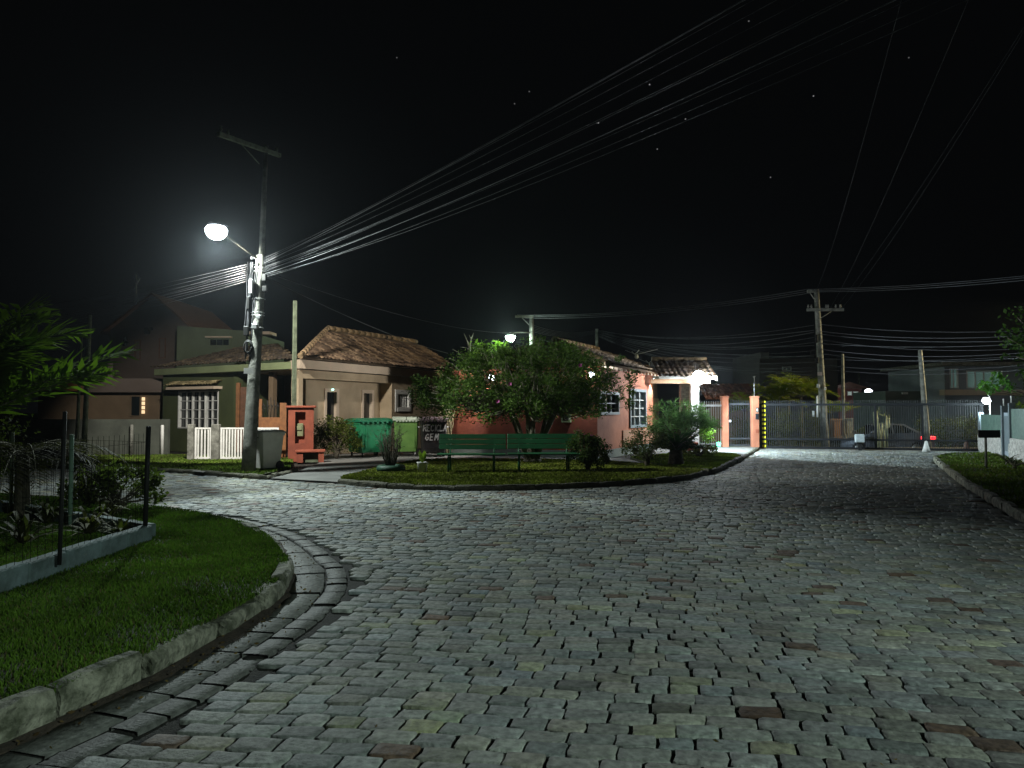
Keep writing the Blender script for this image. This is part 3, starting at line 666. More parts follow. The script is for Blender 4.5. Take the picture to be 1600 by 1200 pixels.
def wallframe(A, B):
    """matrix: local x along A->B, local y = outward normal (towards right of travel), z up; origin at A"""
    e = Vector((B[0] - A[0], B[1] - A[1], 0)).normalized(); n = Vector((e.y, -e.x, 0))
    return Matrix(((e.x, n.x, 0, A[0]), (e.y, n.y, 0, A[1]), (0, 0, 1, 0), (0, 0, 0, 1)))
def wall_with_holes(mb, T, L, z0, z1, holes, th=.2, y1=0.0):
    xs = sorted(set([0, L] + [h[0] for h in holes] + [h[1] for h in holes])); zs = sorted(set([z0, z1] + [h[2] for h in holes] + [h[3] for h in holes]))
    for i in range(len(xs) - 1):
        # merge vertical runs
        run = None
        for j in range(len(zs) - 1):
            cx, cz = (xs[i] + xs[i + 1]) / 2, (zs[j] + zs[j + 1]) / 2
            solid = not any(h[0] < cx < h[1] and h[2] < cz < h[3] for h in holes)
            if solid: run = [zs[j], zs[j + 1]] if run is None else [run[0], zs[j + 1]]
            if (not solid or j == len(zs) - 2) and run is not None:
                mb.box((xs[i], y1 - th, run[0]), (xs[i + 1], y1, run[1]), T); run = None
def window_part(parent, T, x0, x1, z0, z1, frame_m, fw=.06, proud=.03, nx=2, nz=3, back=.09, glass=None, bar=.022, bar_m=None, sur=0.0, sur_m=None, mull=None):
    """frame, glazing bars and pane set in an opening"""
    mb = MB()
    for a, b in (((x0, -back, z0), (x0 + fw, proud, z1)), ((x1 - fw, -back, z0), (x1, proud, z1)), ((x0 + fw, -back, z0), (x1 - fw, proud, z0 + fw)), ((x0 + fw, -back, z1 - fw), (x1 - fw, proud, z1))): mb.box(a, b, T)
    w = mb.build("window", frame_m, parent)
    g = MB(); g.box((x0 + fw, -back - .02, z0 + fw), (x1 - fw, -back + .0, z1 - fw), T); g.build("pane", glass or M['glass'], w)
    b = MB(); a0, a1, c0, c1 = x0 + fw, x1 - fw, z0 + fw, z1 - fw
    for i in range(1, nx):
        x = a0 + (a1 - a0) * i / nx; k = bar * (2.2 if mull and i in mull else 1); b.box((x - k / 2, -back + .004, c0), (x + k / 2, -.01 if k > bar else -.025, c1), T)
    for j in range(1, nz):
        z = c0 + (c1 - c0) * j / nz; b.box((a0, -back + .006, z - bar / 2), (a1, -.03, z + bar / 2), T)
    if nx > 1 or nz > 1: b.build("glazing_bar", bar_m or frame_m, w)
    if sur > 0:
        s = MB(); 
        for p, q in (((x0 - sur, -.02, z0 - sur), (x0, .035, z1 + sur)), ((x1, -.02, z0 - sur), (x1 + sur, .035, z1 + sur)), ((x0, -.02, z1), (x1, .035, z1 + sur)), ((x0, -.02, z0 - sur), (x1, .05, z0))): s.box(p, q, T)
        s.build("surround", sur_m or frame_m, w)
    return w

# ------------------------------------------------------------------ beige house
def beige_house():
    A = (-6.9, 24.0); B = (-2.6, 33.3); T = wallframe(A, B); L = math.hypot(B[0] - A[0], B[1] - A[1])
    h = thing("beige_house", "beige bungalow with a tiled hip roof behind the rubbish containers", "house", (0, 0, 0))
    W = 4.4; e = T.to_3x3() @ Vector((1, 0, 0)); n = T.to_3x3() @ Vector((0, 1, 0))
    def sx(u, v, off=0.0):
        A2 = (A[0] + n.x * off, A[1] + n.y * off); B2 = (B[0] + n.x * off, B[1] + n.y * off); return hitw(u, v, A2, B2)
    xo0 = .18; xo1 = sx(498, 610)[0]; xr = sx(612, 640)[0]
    # fascia beam
    MB().prism([tuple((T @ Vector(q)).xy) for q in ((-.1, .12, 0), (L, .12, 0), (L, -W, 0), (2.2, -W, 0))][::-1], 2.93, 3.22).build("fascia", M['beigel'], h)
    wb = MB(); wb.box((0, -.3, 0), (.2, 0, 2.9), T); wb.box((0, -.3, 2.62), (xr, -.001, 2.9), T)
    rec = -.55
    a = sx(509, 640, rec)[0]; b = sx(526, 640, rec)[0]; c = sx(567, 640, rec)[0]; d = sx(581, 640, rec)[0]
    zt = 2.25; holes = [(a, b, .85, zt), (c, d, .85, zt)]
    T2 = T @ Matrix.Translation((xo1, rec, 0)); wall_with_holes(wb, T2, xr - xo1 + .15, 0, 2.62, [(p - xo1, q - xo1, z0, z1) for p, q, z0, z1 in holes], th=.2)
    f0, f1 = sx(617.5, 626)[0], sx(641, 626)[0]; fz0, fz1 = sx(628, 642)[1], sx(628, 610)[1]
    T3 = T @ Matrix.Translation((xr, 0, 0)); wall_with_holes(wb, T3, L - xr, 0, 2.92, [(f0 - xr + .1, f1 - xr - .1, fz0 + .1, fz1 - .1)], th=.75)
    wb.box((2.2, -W, 0), (L, -W + .2, 2.92), T); wb.box((L - .2, -W + .2, 0), (L, -.76, 2.92), T); wb.box((1.3, -.2, 0), (5.2, 0, 2.92), wallframe((A[0] + .06, A[1] + .2), (A[0] - 1.75, A[1] + 5.9)))
    wb.build("wall", M['beige'], h)
    MB().box((.9, -2.1, 0), (xo1 + .1, -1.9, 2.9), T).build("porch_back", M['brown'], h)
    for (p, q) in ((a, b), (c, d)): window_part(h, T @ Matrix.Translation((0, rec, 0)), p, q, .85, zt, M['beigel'], fw=.03, nx=1, nz=1, back=.1, sur=.1, sur_m=M['beigel'])
    window_part(h, T, f0 + .1, f1 - .1, fz0 + .1, fz1 - .1, M['white'], fw=.05, nx=5, nz=1, back=.1, bar=.035, sur=.12, sur_m=M['white'])
    # roof
    E0 = Vector((A[0], A[1], 0)) + n * .45 - e * .45; E1 = Vector((B[0], B[1], 0)) + n * .45 + e * .3
    pit = math.radians(29); run = 2.65; sl = run / math.cos(pit); zt_ = 3.24 + run * math.tan(pit)
    slope_tiles((E0.x, E0.y), (E1.x, E1.y), (-n.x, -n.y), pit, sl, "roof", h, 3.24, trimL=1.75 * math.cos(pit), trimR=0, c1=(.09, .055, .035), c2=(.3, .2, .12))
    sd = Vector((-.3, .954, 0)); E2 = E0 + sd * 6.2
    R0 = E0 - n * run + e * (run * 1.75); R0.z = zt_ + .05; R1 = E1 - n * run; R1.z = zt_ + .05
    E0z = E0.copy(); E0z.z = 3.3; ridge_cap([E0z, R0], .09, h); ridge_cap([R0, R1], .1, h)
    # a box under the tiles closes the roof
    sb = MB(); e0 = E0 + Vector((0, 0, 3.235)); e1 = E1 + Vector((0, 0, 3.235)); e2 = E2 + Vector((0, 0, 3.235)); e3 = e1 - n * (run * 2); r0 = R0 + Vector((0, 0, -.06)); r1 = R1 + Vector((0, 0, -.06))
    sb.add([e0, e1, e3, e2, r0, r1], [(0, 3, 2, 1), (0, 1, 5, 4), (2, 3, 4, 5), (3, 0, 4), (1, 2, 5)]); sb.build("roof_deck", M['brown'], h)
    # small lamp over the first narrow window
    lw = MB(); xc = (a + b) / 2; lw.lathe([(.035, -.03), (.05, 0), (.035, .03)], (0, 0, 0), 10, T @ Matrix.Translation((xc, rec + .06, zt + .06))); lw.build("porch_bulb", emis("mint_bulb", (.45, 1, .8), 3.0), h)
beige_house()

# ------------------------------------------------------------------ olive house
def olive_house():
    h = thing("olive_house", "olive green house with a barred white window behind the white slatted fence", "house", (0, 0, 0))
    Y0 = 26.6; A = (P(258, 700, Y0 + 2.3).x, Y0 + 2.3); B = (P(371, 700, Y0).x, Y0); T = wallframe(A, B); L = math.hypot(B[0] - A[0], B[1] - A[1])
    w0, zb = hitw(278.5, 669, A, B); w1, zt = hitw(342, 610, A, B)
    wb = MB(); wall_with_holes(wb, T, L, 0, 2.95, [(w0, w1, zb, zt)], th=.2)
    T2 = wallframe(B, (B[0] + .9, B[1] + 2.6)); wb.box((0, -.2, 0), (2.7, 0, 2.95), T2)
    wb.box((-.2, -5, 0), (0, 0, 2.95), T)
    wb.build("wall", M['olive'], h)
    bw = MB(); Bk = (B[0] + .9, B[1] + 2.55); bw.box((0, -.2, 0), (math.hypot(Bk[0] + 7.7, Bk[1] - 28.2), 0, 2.95), wallframe(Bk, (-7.7, 28.2))); bw.build("porch_back", M['brown'], h)
    wd = window_part(h, T, w0, w1, zb, zt, M['white'], fw=.045, nx=6, nz=4, back=.1, bar=.022, mull=(2, 4), sur=0)
    s = MB(); s.box((w0 + (w1 - w0) * .62, -.094, zb + .05), (w0 + (w1 - w0) * .7, -.05, zt - .05), T); s.build("shutter_edge", M['white'], wd)
    # little tiled hood over the window
    e = T.to_3x3() @ Vector((1, 0, 0)); n = T.to_3x3() @ Vector((0, 1, 0)); hA = Vector((A[0], A[1], 0)) + e * (w0 - .3) + n * .45; hB = Vector((A[0], A[1], 0)) + e * (w1 + .22) + n * .45
    slope_tiles((hA.x, hA.y), (hB.x, hB.y), (-n.x, -n.y), math.radians(22), .5, "window_hood", h, zt + .16, pw=.16, ph=.25, c1=(.2, .16, .08), c2=(.42, .34, .18))
    MB().box((w0 - .25, 0, zt + .05), (w1 + .2, .38, zt + .15), T).build("hood_slab", M['beigel'], h)
    # roof
    F1 = P(236, 577, 29.0); F2 = P(463, 558, 24.1); d = (F2 - F1).normalized(); inn = Vector((-d.y, d.x, 0))
    if inn.y < 0: inn = -inn
    slope_tiles((F1.x, F1.y), (F2.x, F2.y), (inn.x, inn.y), math.radians(15), 4.6, "roof", h, 3.2, trimR=1.5, c1=(.06, .045, .035), c2=(.15, .11, .065))
    T4 = wallframe((F1.x, F1.y), (F2.x, F2.y)); Lr = math.hypot(F2.x - F1.x, F2.y - F1.y)
    MB().box((.0, -.3, 2.94), (Lr - .1, -.12, 3.18), T4, bev=.01).build("fascia", mat("pale_olive_fascia", (.2, .24, .12), None, 1, .8), h)
    k = MB(); k.prism([tuple((T4 @ Vector(q)).xy) for q in ((.1, -.31, 0), (Lr - .1, -.31, 0), (Lr - 4.5, -3.6, 0), (.1, -3.6, 0))][::-1], 3.08, 3.14); k.build("soffit", M['brown'], h)
    # wooden door leaf and frame in the porch
    dr = MB(); xa = P(370.5, 600, 26.3).x; 
    dr.box((xa, 26.2, .1), (xa + .13, 26.34, 2.55)); dr.box((xa + .12, 24.2, 2.3), (xa + 1.9, 24.32, 2.42)) if False else None
    dd = dr.build("door_frame", M['wood'], h)
    dl = MB(); dl.box((xa + .14, 26.24, .1), (xa + .66, 26.3, 2.4))
    for z0, z1 in ((.2, .7), (.8, 1.45), (1.55, 2.2)): dl.box((xa + .2, 26.215, z0), (xa + .6, 26.24, z1), bev=.01)
    dl.build("door", M['wooddark'], h)
    # window in the dark porch
    window_part(h, wallframe(Bk, (-7.7, 28.2)), 1.1, 1.6, 1.0, 2.1, M['slatwood'], fw=.07, nx=1, nz=1, back=-.02, proud=.06)
    return h
olive_house()
# wooden gate in the porch mouth
def wood_gate():
    a = P(404, 668, 23.0); b = P(447, 668, 23.0)
    t = thing("wooden_gate", "orange wooden gate with a dark scrolled grille beside the terracotta meter pillar", "gate", (a.x, 23.0, .03)); w = b.x - a.x
    m = MB(); m.box((0, 0, 0), (.09, .06, 1.9)); m.box((w - .2, 0, 0), (w, .06, 1.78)); m.box((.09, 0, 0), (w - .2, .05, 1.25)); m.box((.09, 0, 1.25), (w - .2, .06, 1.33))
    for k in range(4): x = .14 + k * (w - .4) / 3; m.box((x, -.012, .1), (x + .02, 0, 1.2))
    m.build("frame", M['wood'], t)
    g = MB()
    for k in range(5):
        x = .14 + k * (w - .42) / 4; g.tube([(x, .03, 1.33), (x + .02, .03, 1.6), (x, .03, 1.95 - abs(k - 2) * .08)], .012, n=5)
        g.tube([(x + .05 * math.cos(q), .03, 1.65 + .07 * math.sin(q)) for q in np.linspace(0, 5.5, 10)], .008, n=4)
    g.build("grille", M['black'], t)
wood_gate()

# ------------------------------------------------------------------ far left houses
def gable_house():
    Y = 38.0; x0 = P(172, 560, Y).x; x1 = P(301, 560, Y).x; zr = P(240, 462, Y).z; ze = P(172, 515, Y).z
    h = thing("gabled_house", "dark taupe two storey house with a steep gable beyond the tiled roofs", "house", (0, 0, 0))
    xm = (x0 + x1) / 2 + .1
    T = wallframe((x0, Y), (x1, Y)); wb = MB()
    wb.extr([(x0, 0), (x1, 0), (x1, ze), (xm, zr), (x0, ze)], Y, Y + 7); wb.build("wall", M['taupe'], h)
    for (ua, ub, va, vb) in ((210, 220, 531, 562), (248, 259, 528, 560)):
        a = P(ua, vb, Y - .02); b = P(ub, va, Y - .02); window_part(h, wallframe((a.x, Y + .06), (b.x, Y + .06)), 0, b.x - a.x, a.z, b.z, M['wooddark'], fw=.05, nx=1, nz=1, back=-.02, proud=.1)
    rf = MB()
    for s, xe in ((-1, x0 - .35), (1, x1 + .35)):
        ze2 = ze - .25; rf.add([(xm, Y - .3, zr + .12), (xe, Y - .3, ze2 + .12), (xe, Y + 7.3, ze2 + .12), (xm, Y + 7.3, zr + .12), (xm, Y - .3, zr), (xe, Y - .3, ze2), (xe, Y + 7.3, ze2), (xm, Y + 7.3, zr)],
               [(0, 1, 2, 3), (7, 6, 5, 4), (0, 4, 5, 1), (1, 5, 6, 2), (2, 6, 7, 3)])
    rf.build("roof", M['wooddark'], h)
    # three hanging flower pots and a lantern on the wall
    for (u, v, r) in ((195, 536, .16), (179, 549, .22), (194, 552, .16)):
        p = P(u, v, Y - .12); pm = MB(); pm.lathe([(r * .5, -r), (r, -r * .1), (r * 1.05, .02), (r * .8, .04)], tuple(p), 10); o = pm.build("wall_planter", M['black'], h)
        foliage("planter_leaf", o, clumps([tuple(p + Vector((0, 0, .06)))], .2, 60), .12, (.02, .03, .01), (.04, .05, .02))
    p = P(230, 516, Y - .1); m = MB(); m.box((p.x - .12, Y - .2, p.z - .2), (p.x + .12, Y, p.z + .12), bev=.02); m.box((p.x + .12, Y - .12, p.z), (p.x + .26, Y, p.z + .16)); m.build("wall_lantern", M['black'], h)
    m = MB(); p = P(212, 490, Y + .5); m.tube([p, P(213, 428, Y + .5)], .035, n=5); m.tube([P(213, 446, Y + .5), P(219, 434, Y + .5)], .02, n=4); m.tube([P(209, 453, Y + .5), P(213, 446, Y + .5)], .02, n=4); m.build("aerial", M['metal'], h)
    g = thing("sage_house", "dim sage green upper storey with a flat top beyond the olive house", "house", (0, 0, 0))
    xa = x1 + .08; xb = P(385, 520, 36).x; m = MB(); m.extr([(xa, 0), (xb, 0), (xb, P(385, 517, 36).z), (xa, P(301, 509, 36).z)], 36, 42); m.build("wall", M['greenwall'], g)
    a = P(327, 541, 36); b = P(360, 529, 36); window_part(g, wallframe((a.x, 35.99), (b.x, 35.99)), 0, b.x - a.x, a.z, b.z, M['greenwall'], fw=.05, nx=3, nz=1, back=.0, proud=.06)
    m = MB(); q = P(424, 523, 35.8); m.box((xb, 35.6, q.z), (q.x, 36.6, q.z + .14)); m.build("eave_slab", M['beigel'], g); m = MB(); m.box((a.x - .1, 35.7, b.z + .02), (b.x + .1, 35.98, b.z + .09)); m.build("window_ledge", M['beigel'], g)
    # low house / garden wall band on the far left
    f = thing("flat_roofed_house", "low unlit house with a flat parapet and one narrow warm window slit", "house", (0, 0, 0))
    xa = P(60, 600, 30).x; xb = P(262, 600, 30).x; zt = P(150, 592, 30).z; m = MB()
    m.box((xa, 30, 0), (xb, 35, zt - .55)); m.build("wall", M['brown'], f)
    m = MB(); m.box((xa - .3, 29.6, zt - .55), (xb, 35, zt)); m.build("parapet", M['taupe'], f)
    o = MB(); o.box((xa - .5, 29.45, zt - .5), (P(127, 600, 29.5).x, 29.59, zt - .1)); o.build("awning_band", mat("ochre_band", (.35, .16, .05), None, 3, .8), f)
    a = P(222, 647, 29.98); b = P(226.5, 620, 29.98); m = MB()
    for k in range(4): z0 = a.z + (b.z - a.z) * k / 4; m.box((a.x, 29.93, z0 + .02), (b.x, 29.99, z0 + (b.z - a.z) / 4 - .02))
    m.build("lit_slit", M['glowwarm'], f)
    window_part(f, wallframe((P(204, 640, 30).x, 29.995), (P(221, 640, 30).x, 29.995)), 0, .42, a.z - .1, b.z + .05, M['brown'], fw=.04, nx=1, nz=1, back=.0, proud=.04)
    for u, va, vb in ((112, 570, 594), (173, 564, 592)):
        p = P(u, va, 29.8); m = MB(); m.box((p.x - .07, 29.72, zt + .002), (p.x + .07, 29.86, p.z)); m.build("parapet_post", M['taupe'], f)
    # low boundary wall, very dark
    b = MB(); b.box((P(140, 700, 24.5).x - 6, 24.5, 0), (P(262, 700, 24.5).x, 24.65, P(200, 655, 24.5).z)); tag(b.build("boundary_wall", mat("dark_boundary", (.09, .1, .08), (.05, .055, .045), 1.5, .9, .3)), "dark low boundary wall below the flat roofed house", "wall")
gable_house()

# ------------------------------------------------------------------ white fence
def white_fence():
    Y = 22.3; t0 = P(295, 668, Y); t = thing("slatted_fence", "white slatted fence with two weathered concrete posts behind the grey bin", "fence", (t0.x, Y, .09))
    ox = t0.x
    X = lambda u: P(u, 668, Y).x - ox
    zt = P(350, 668, Y).z - .09
    for a, b in ((295, 304), (332, 344)):
        MB().box((X(a), -.12, -.02), (X(b), .08, zt + .1), bev=.015).build("post", M['polec'], t)
    for a, b in ((305, 331), (345, 436)):
        f = MB(); f.box((X(a), -.02, .03), (X(a) + .05, .03, zt)); f.box((X(b) - .05, -.02, .03), (X(b), .03, zt)); f.box((X(a) + .05, -.02, zt - .05), (X(b) - .05, .03, zt)); f.box((X(a) + .05, -.02, .03), (X(b) - .05, .03, .09))
        f.build("rail", M['white'], t)
        n = int((X(b) - X(a) - .1) / .085)
        for k in range(n):
            x = X(a) + .05 + (X(b) - X(a) - .1) * (k + .5) / n; MB().box((x - .024, -.008, .09), (x + .024, .014, zt - .05)).build("slat", M['white'], t)
white_fence()

# ------------------------------------------------------------------ terracotta meter pillar
def meter_pillar():
    p = G(470, 722); t = thing("meter_pillar", "terracotta meter pillar with a projecting cap and an open niche", "pillar", (p.x, p.y, .03), .25)
    w = .37; d = .25; H = 1.62
    m = MB(); m.box((-w, .0, 0), (w, d, H)); m.box((w - .24, -d, 0), (w, -.001, H)); m.box((-w, -d, 0), (-w + .2, -.001, H)); m.box((-w + .2, -d, 0), (w - .24, -.001, .55)); m.box((-w + .2, -d, 1.5), (w - .24, -.001, H)); m.build("body", M['orange'], t)
    MB().box((-w - .07, -d - .08, H), (w + .07, d + .08, H + .07), bev=.015).build("cap", M['orangecap'], t)
    b = MB(); b.box((-w + .24, -.1, .75), (w - .3, -.02, 1.15), bev=.02); b.box((-.12, -.13, .95), (.02, -.1, 1.08)); b.build("meter", mat("meter_box", (.2, .22, .12), None, 9, .5), t)
    s = MB(); s.box((-.1, -.72, 0), (.08, -.27, .3)); s.box((.52, -.72, 0), (.68, -.27, .3)); s.box((.08, -.4, 0), (.52, -.27, .3)); s.build("plinth", M['orange'], t)
    MB().box((-.14, -.76, .3), (.72, -.27, .37), bev=.01).build("plinth_cap", M['orangecap'], t)
    c = MB(); c.box((.09, -.6, .0), (.51, -.42, .26)); c.build("tap_box", M['polegreen'], t)
meter_pillar()

# ------------------------------------------------------------------ bins
def wheelie():
    p = G(411, 735.5, .09); t = thing("wheelie_bin", "pale grey wheelie bin standing at the foot of the lamp pole", "bin", (p.x - .02, p.y + .3, .09), math.radians(-36))
    def ring(wx, dy, z, o=0): return [(-wx, -dy + o, z), (wx, -dy + o, z), (wx, dy + o, z), (-wx, dy + o, z)]
    vs = ring(.22, .24, .06) + ring(.27, .3, .86, .01) + ring(.29, .325, .86, .01) + ring(.29, .325, .92, .01)
    m = MB(); m.add(vs, [(3, 2, 1, 0)] + [(i * 4 + k, i * 4 + (k + 1) % 4, i * 4 + 4 + (k + 1) % 4, i * 4 + 4 + k) for i in range(3) for k in range(4)] + [(12, 13, 14, 15)]); m.build("body", M['bingrey'], t)
    l = MB(); l.add(ring(.31, .35, .925, .0) + ring(.31, .35, .955, 0) + ring(.25, .28, 1.0, 0), [(3, 2, 1, 0)] + [(i * 4 + k, i * 4 + (k + 1) % 4, i * 4 + 4 + (k + 1) % 4, i * 4 + 4 + k) for i in range(2) for k in range(4)] + [(8, 9, 10, 11)])
    lid = l.build("lid", M['white'], t); hb = MB(); hb.tube([(-.2, .36, .93), (-.2, .42, .92), (.2, .42, .92), (.2, .36, .93)], .014, n=6); hb.build("handle", M['bingrey'], lid)
    for s in (-1, 1):
        w = MB(); w.lathe([(.1, -.025), (.11, -.015), (.11, .015), (.1, .025)], (0, 0, 0), 16, Matrix.Translation((s * .25, .22, .11)) @ Matrix.Rotation(PI / 2, 4, 'Y')); w.build("wheel", M['rubber'], t)
    r = MB()
    r.box((-.09, -.316, .8), (.07, -.296, .83))
    r.build("recess", M['black'], t)
wheelie()
STROKES = {'R': [[(0, 0), (0, 1), (.5, 1), (.55, .8), (.5, .55), (.05, .5)], [(.25, .5), (.6, 0)]], 'E': [[(.55, 1), (0, 1), (0, 0), (.55, 0)], [(0, .52), (.42, .52)]], 'C': [[(.6, .85), (.35, 1), (.08, .8), (0, .45), (.12, .1), (.4, 0), (.6, .15)]],
           'I': [[(.2, 0), (.2, 1)]], 'L': [[(.05, 1), (0, 0), (.5, .02)]], 'A': [[(0, 0), (.28, 1), (.58, 0)], [(.1, .38), (.48, .38)]], 'G': [[(.6, .85), (.35, 1), (.05, .7), (.02, .3), (.3, 0), (.6, .15), (.6, .45), (.35, .45)]],
           'M': [[(0, 0), (.08, 1), (.35, .35), (.62, 1), (.7, 0)]]}
def letters(mb, text, x, z, h, y, adv=.62, w=.02, slant=.0):
    for ch in text:
        for st in STROKES.get(ch, []):
            pts = [(x + px * h * .75 + pz * h * slant, y + random.uniform(-.001, .001), z + pz * h) for px, pz in st]
            for a, b in zip(pts[:-1], pts[1:]):
                d = Vector(b) - Vector(a); n = Vector((-d.z, 0, d.x)).normalized() * w / 2; e = d.normalized() * w * .35; A, B = Vector(a) - e, Vector(b) + e
                mb.add([A - n, A + n, B + n, B - n, A - n + Vector((0, .004, 0)), A + n + Vector((0, .004, 0)), B + n + Vector((0, .004, 0)), B - n + Vector((0, .004, 0))], [(0, 1, 2, 3), (7, 6, 5, 4), (0, 4, 5, 1), (1, 5, 6, 2), (2, 6, 7, 3), (3, 7, 4, 0)])
        x += h * (adv if ch != 'I' else adv * .55) * (1.15 if ch == 'M' else 1)
def dumpster(label, loc, rz, w, d, body_m, lid_m, H=1.24, text=False, hole=False):
    t = thing("rubbish_container", label, "rubbish container", loc, rz, "wheeled rubbish containers on the drive")
    hw, hd = w / 2, d / 2
    def ring(a, b, z): e = .05; return [(-a + e, -b, z), (a - e, -b, z), (a, -b + e, z), (a, b - e, z), (a - e, b, z), (-a + e, b, z), (-a, b - e, z), (-a, -b + e, z)]
    vs = ring(hw * .86, hd * .84, .16) + ring(hw * .9, hd * .9, .3) + ring(hw * .97, hd * .97, H - .16) + ring(hw, hd, H - .15) + ring(hw, hd, H - .08)
    m = MB(); m.add(vs, [tuple(range(7, -1, -1))] + [(i * 8 + k, i * 8 + (k + 1) % 8, i * 8 + 8 + (k + 1) % 8, i * 8 + 8 + k) for i in range(4) for k in range(8)] + [tuple(range(32, 40))])
    for k in (-.62, .62): m.box((hw * k - .02, -hd * .955 - .012, .3), (hw * k + .02, -hd * .9, H - .2)) if not text else None
    m.build("body", body_m, t)
    l = MB(); prof = [(-hd - .05, H - .075), (-hd - .05, H - .03), (-hd * .5, H + .03), (0, H + .05), (hd * .5, H + .03), (hd + .05, H - .02), (hd + .05, H - .075)]
    n = len(prof); vs = [(x, y, z) for x in (-hw - .04, -.01) for y, z in prof]; l.add(vs, [tuple(range(n - 1, -1, -1)), tuple(range(n, 2 * n))] + [(k, n + k, n + (k + 1) % n, (k + 1) % n)[::-1] for k in range(n)])
    vs = [(x, y, z) for x in (.01, hw + .04) for y, z in prof]; l.add(vs, [tuple(range(n - 1, -1, -1)), tuple(range(n, 2 * n))] + [(k, n + k, n + (k + 1) % n, (k + 1) % n)[::-1] for k in range(n)])
    for k in range(7): x = -hw + .1 + k * (w - .2) / 6; l.box((x - .03, -hd - .056, H - .12), (x + .03, -hd - .01, H - .076))
    l.build("lid", lid_m, t)
    for sx in (-1, 1):
        for sy in (-1, 1):
            q = Matrix.Translation((sx * hw * .72, sy * hd * .7, .085)) @ Matrix.Rotation(PI / 2 + .5 * sx, 4, 'Z') @ Matrix.Rotation(PI / 2, 4, 'X')
            a = MB(); a.lathe([(.07, -.025), (.085, -.015), (.085, .015), (.07, .025)], (0, 0, 0), 14, q); wh = a.build("wheel", M['rubber'], t)
            f = MB(); f.lathe([(.045, -.028), (.045, .028)], (0, 0, 0), 12, q); f.box((sx * hw * .72 - .04, sy * hd * .7 - .03, .15), (sx * hw * .72 + .04, sy * hd * .7 + .03, .175)); f.build("hub", M['metal'], wh)
        a = MB(); a.tube([(sx * hw * .97, 0, H - .3), (sx * (hw + .09), 0, H - .3)], .025, n=8); a.build("trunnion", M['metal'], t)
    if text:
        fr = t; o = MB(); hh = .2; yy = 0
        letters(o, "RECICLA", -hw * .88, H - .42, .2, 0, adv=.61, w=.03, slant=.1); letters(o, "GEM", -hw * .72, H - .72, .2, 0, adv=.78, w=.03, slant=.15)
        # lean with the sloping front panel
        k = (hd * .97 - hd * .9) / (H - .46); vs2 = []
        for (x, y, z) in o.v: vs2.append((x, -(hd * .9 + (z - .3) * k) - .008 + y, z))
        o.v = vs2; o.build("lettering", M['paintwhite'], t)
    if hole:
        o = MB(); pts = [(-.16, .04), (-.1, .1), (0, .12), (.12, .09), (.17, .01), (.1, -.05), (.03, -.07), (0, -.16), (-.04, -.07), (-.12, -.04)]
        kx = -hw * .955 - .006; n = len(pts); vs = [(kx, -a, H - .36 + b) for a, b in pts] + [(kx + .02, -a, H - .36 + b) for a, b in pts]
        o.add(vs, [tuple(range(n)), tuple(range(2 * n - 1, n - 1, -1))] + [(k, n + k, n + (k + 1) % n, (k + 1) % n) for k in range(n)]); o.build("scorched_patch", M['black'], t)
    return t
p = P(577, 700, 25.0); dumpster("large emerald green container with a scorched patch, next to the hedge", (p.x, 25.0, .03), math.radians(41), 1.28, 1.0, M['bingreen'], M['binteal'], hole=True)
p = P(634, 700, 25.35); dumpster("leaf green container with a whitish lid, between the emerald and the black one", (p.x, 25.4, .03), math.radians(10), .84, .85, M['binolive'], mat("pale_lid", (.45, .5, .42), (.3, .36, .28), 5, .4), H=1.28)
p = P(677, 700, 25.0); dumpster("black container lettered in white brush strokes", (p.x - .01, 25.1, .03), math.radians(12), .86, .85, M['binblack'], mat("mauve_black_lid", (.13, .1, .11), None, 5, .45), H=1.28, text=True)

# ------------------------------------------------------------------ benches
def bench(label, loc, w, rz):
    t = thing("park_bench", label, "bench", loc, rz, "green slatted benches on the lawn")
    fr = MB()
    for k in range(4): MB().box((-w / 2, -.27 + k * .125, .42), (w / 2, -.27 + k * .125 + .112, .45), bev=.006).build("seat_slat", M['bench'], t)
    for k in range(3):
        T = Matrix.Translation((0, .25 + k * .035, .54 + k * .125)) @ Matrix.Rotation(math.radians(-14), 4, 'X'); MB().box((-w / 2, -.012, 0), (w / 2, .012, .117), T, bev=.005).build("back_slat", M['bench'], t)
    for x in (-w / 2 + .28, w / 2 - .28):
        l = MB(); l.tube([(x, -.24, 0), (x, -.24, .41)], .022, n=8); l.tube([(x, .22, 0), (x, .22, .42), (x, .36, .88)], .022, n=8); l.tube([(x, -.26, .405), (x, .24, .405)], .02, n=8); l.build("leg", M['bench'], t)
    return t
p1 = G(737, 738, .095); p2 = G(848, 737, .095)
w1 = (790 - 683) / 1160 * p1.y; w2 = (906 - 792) / 1160 * p2.y
b1 = bench("green slatted bench nearer the white flower pot", (p1.x, p1.y, .095), w1 - .02, math.radians(-1))
b2 = bench("green slatted bench whose end is hidden by the flowering bush", (p2.x + .02, p2.y + .05, .095), w2 - .03, math.radians(1.5))

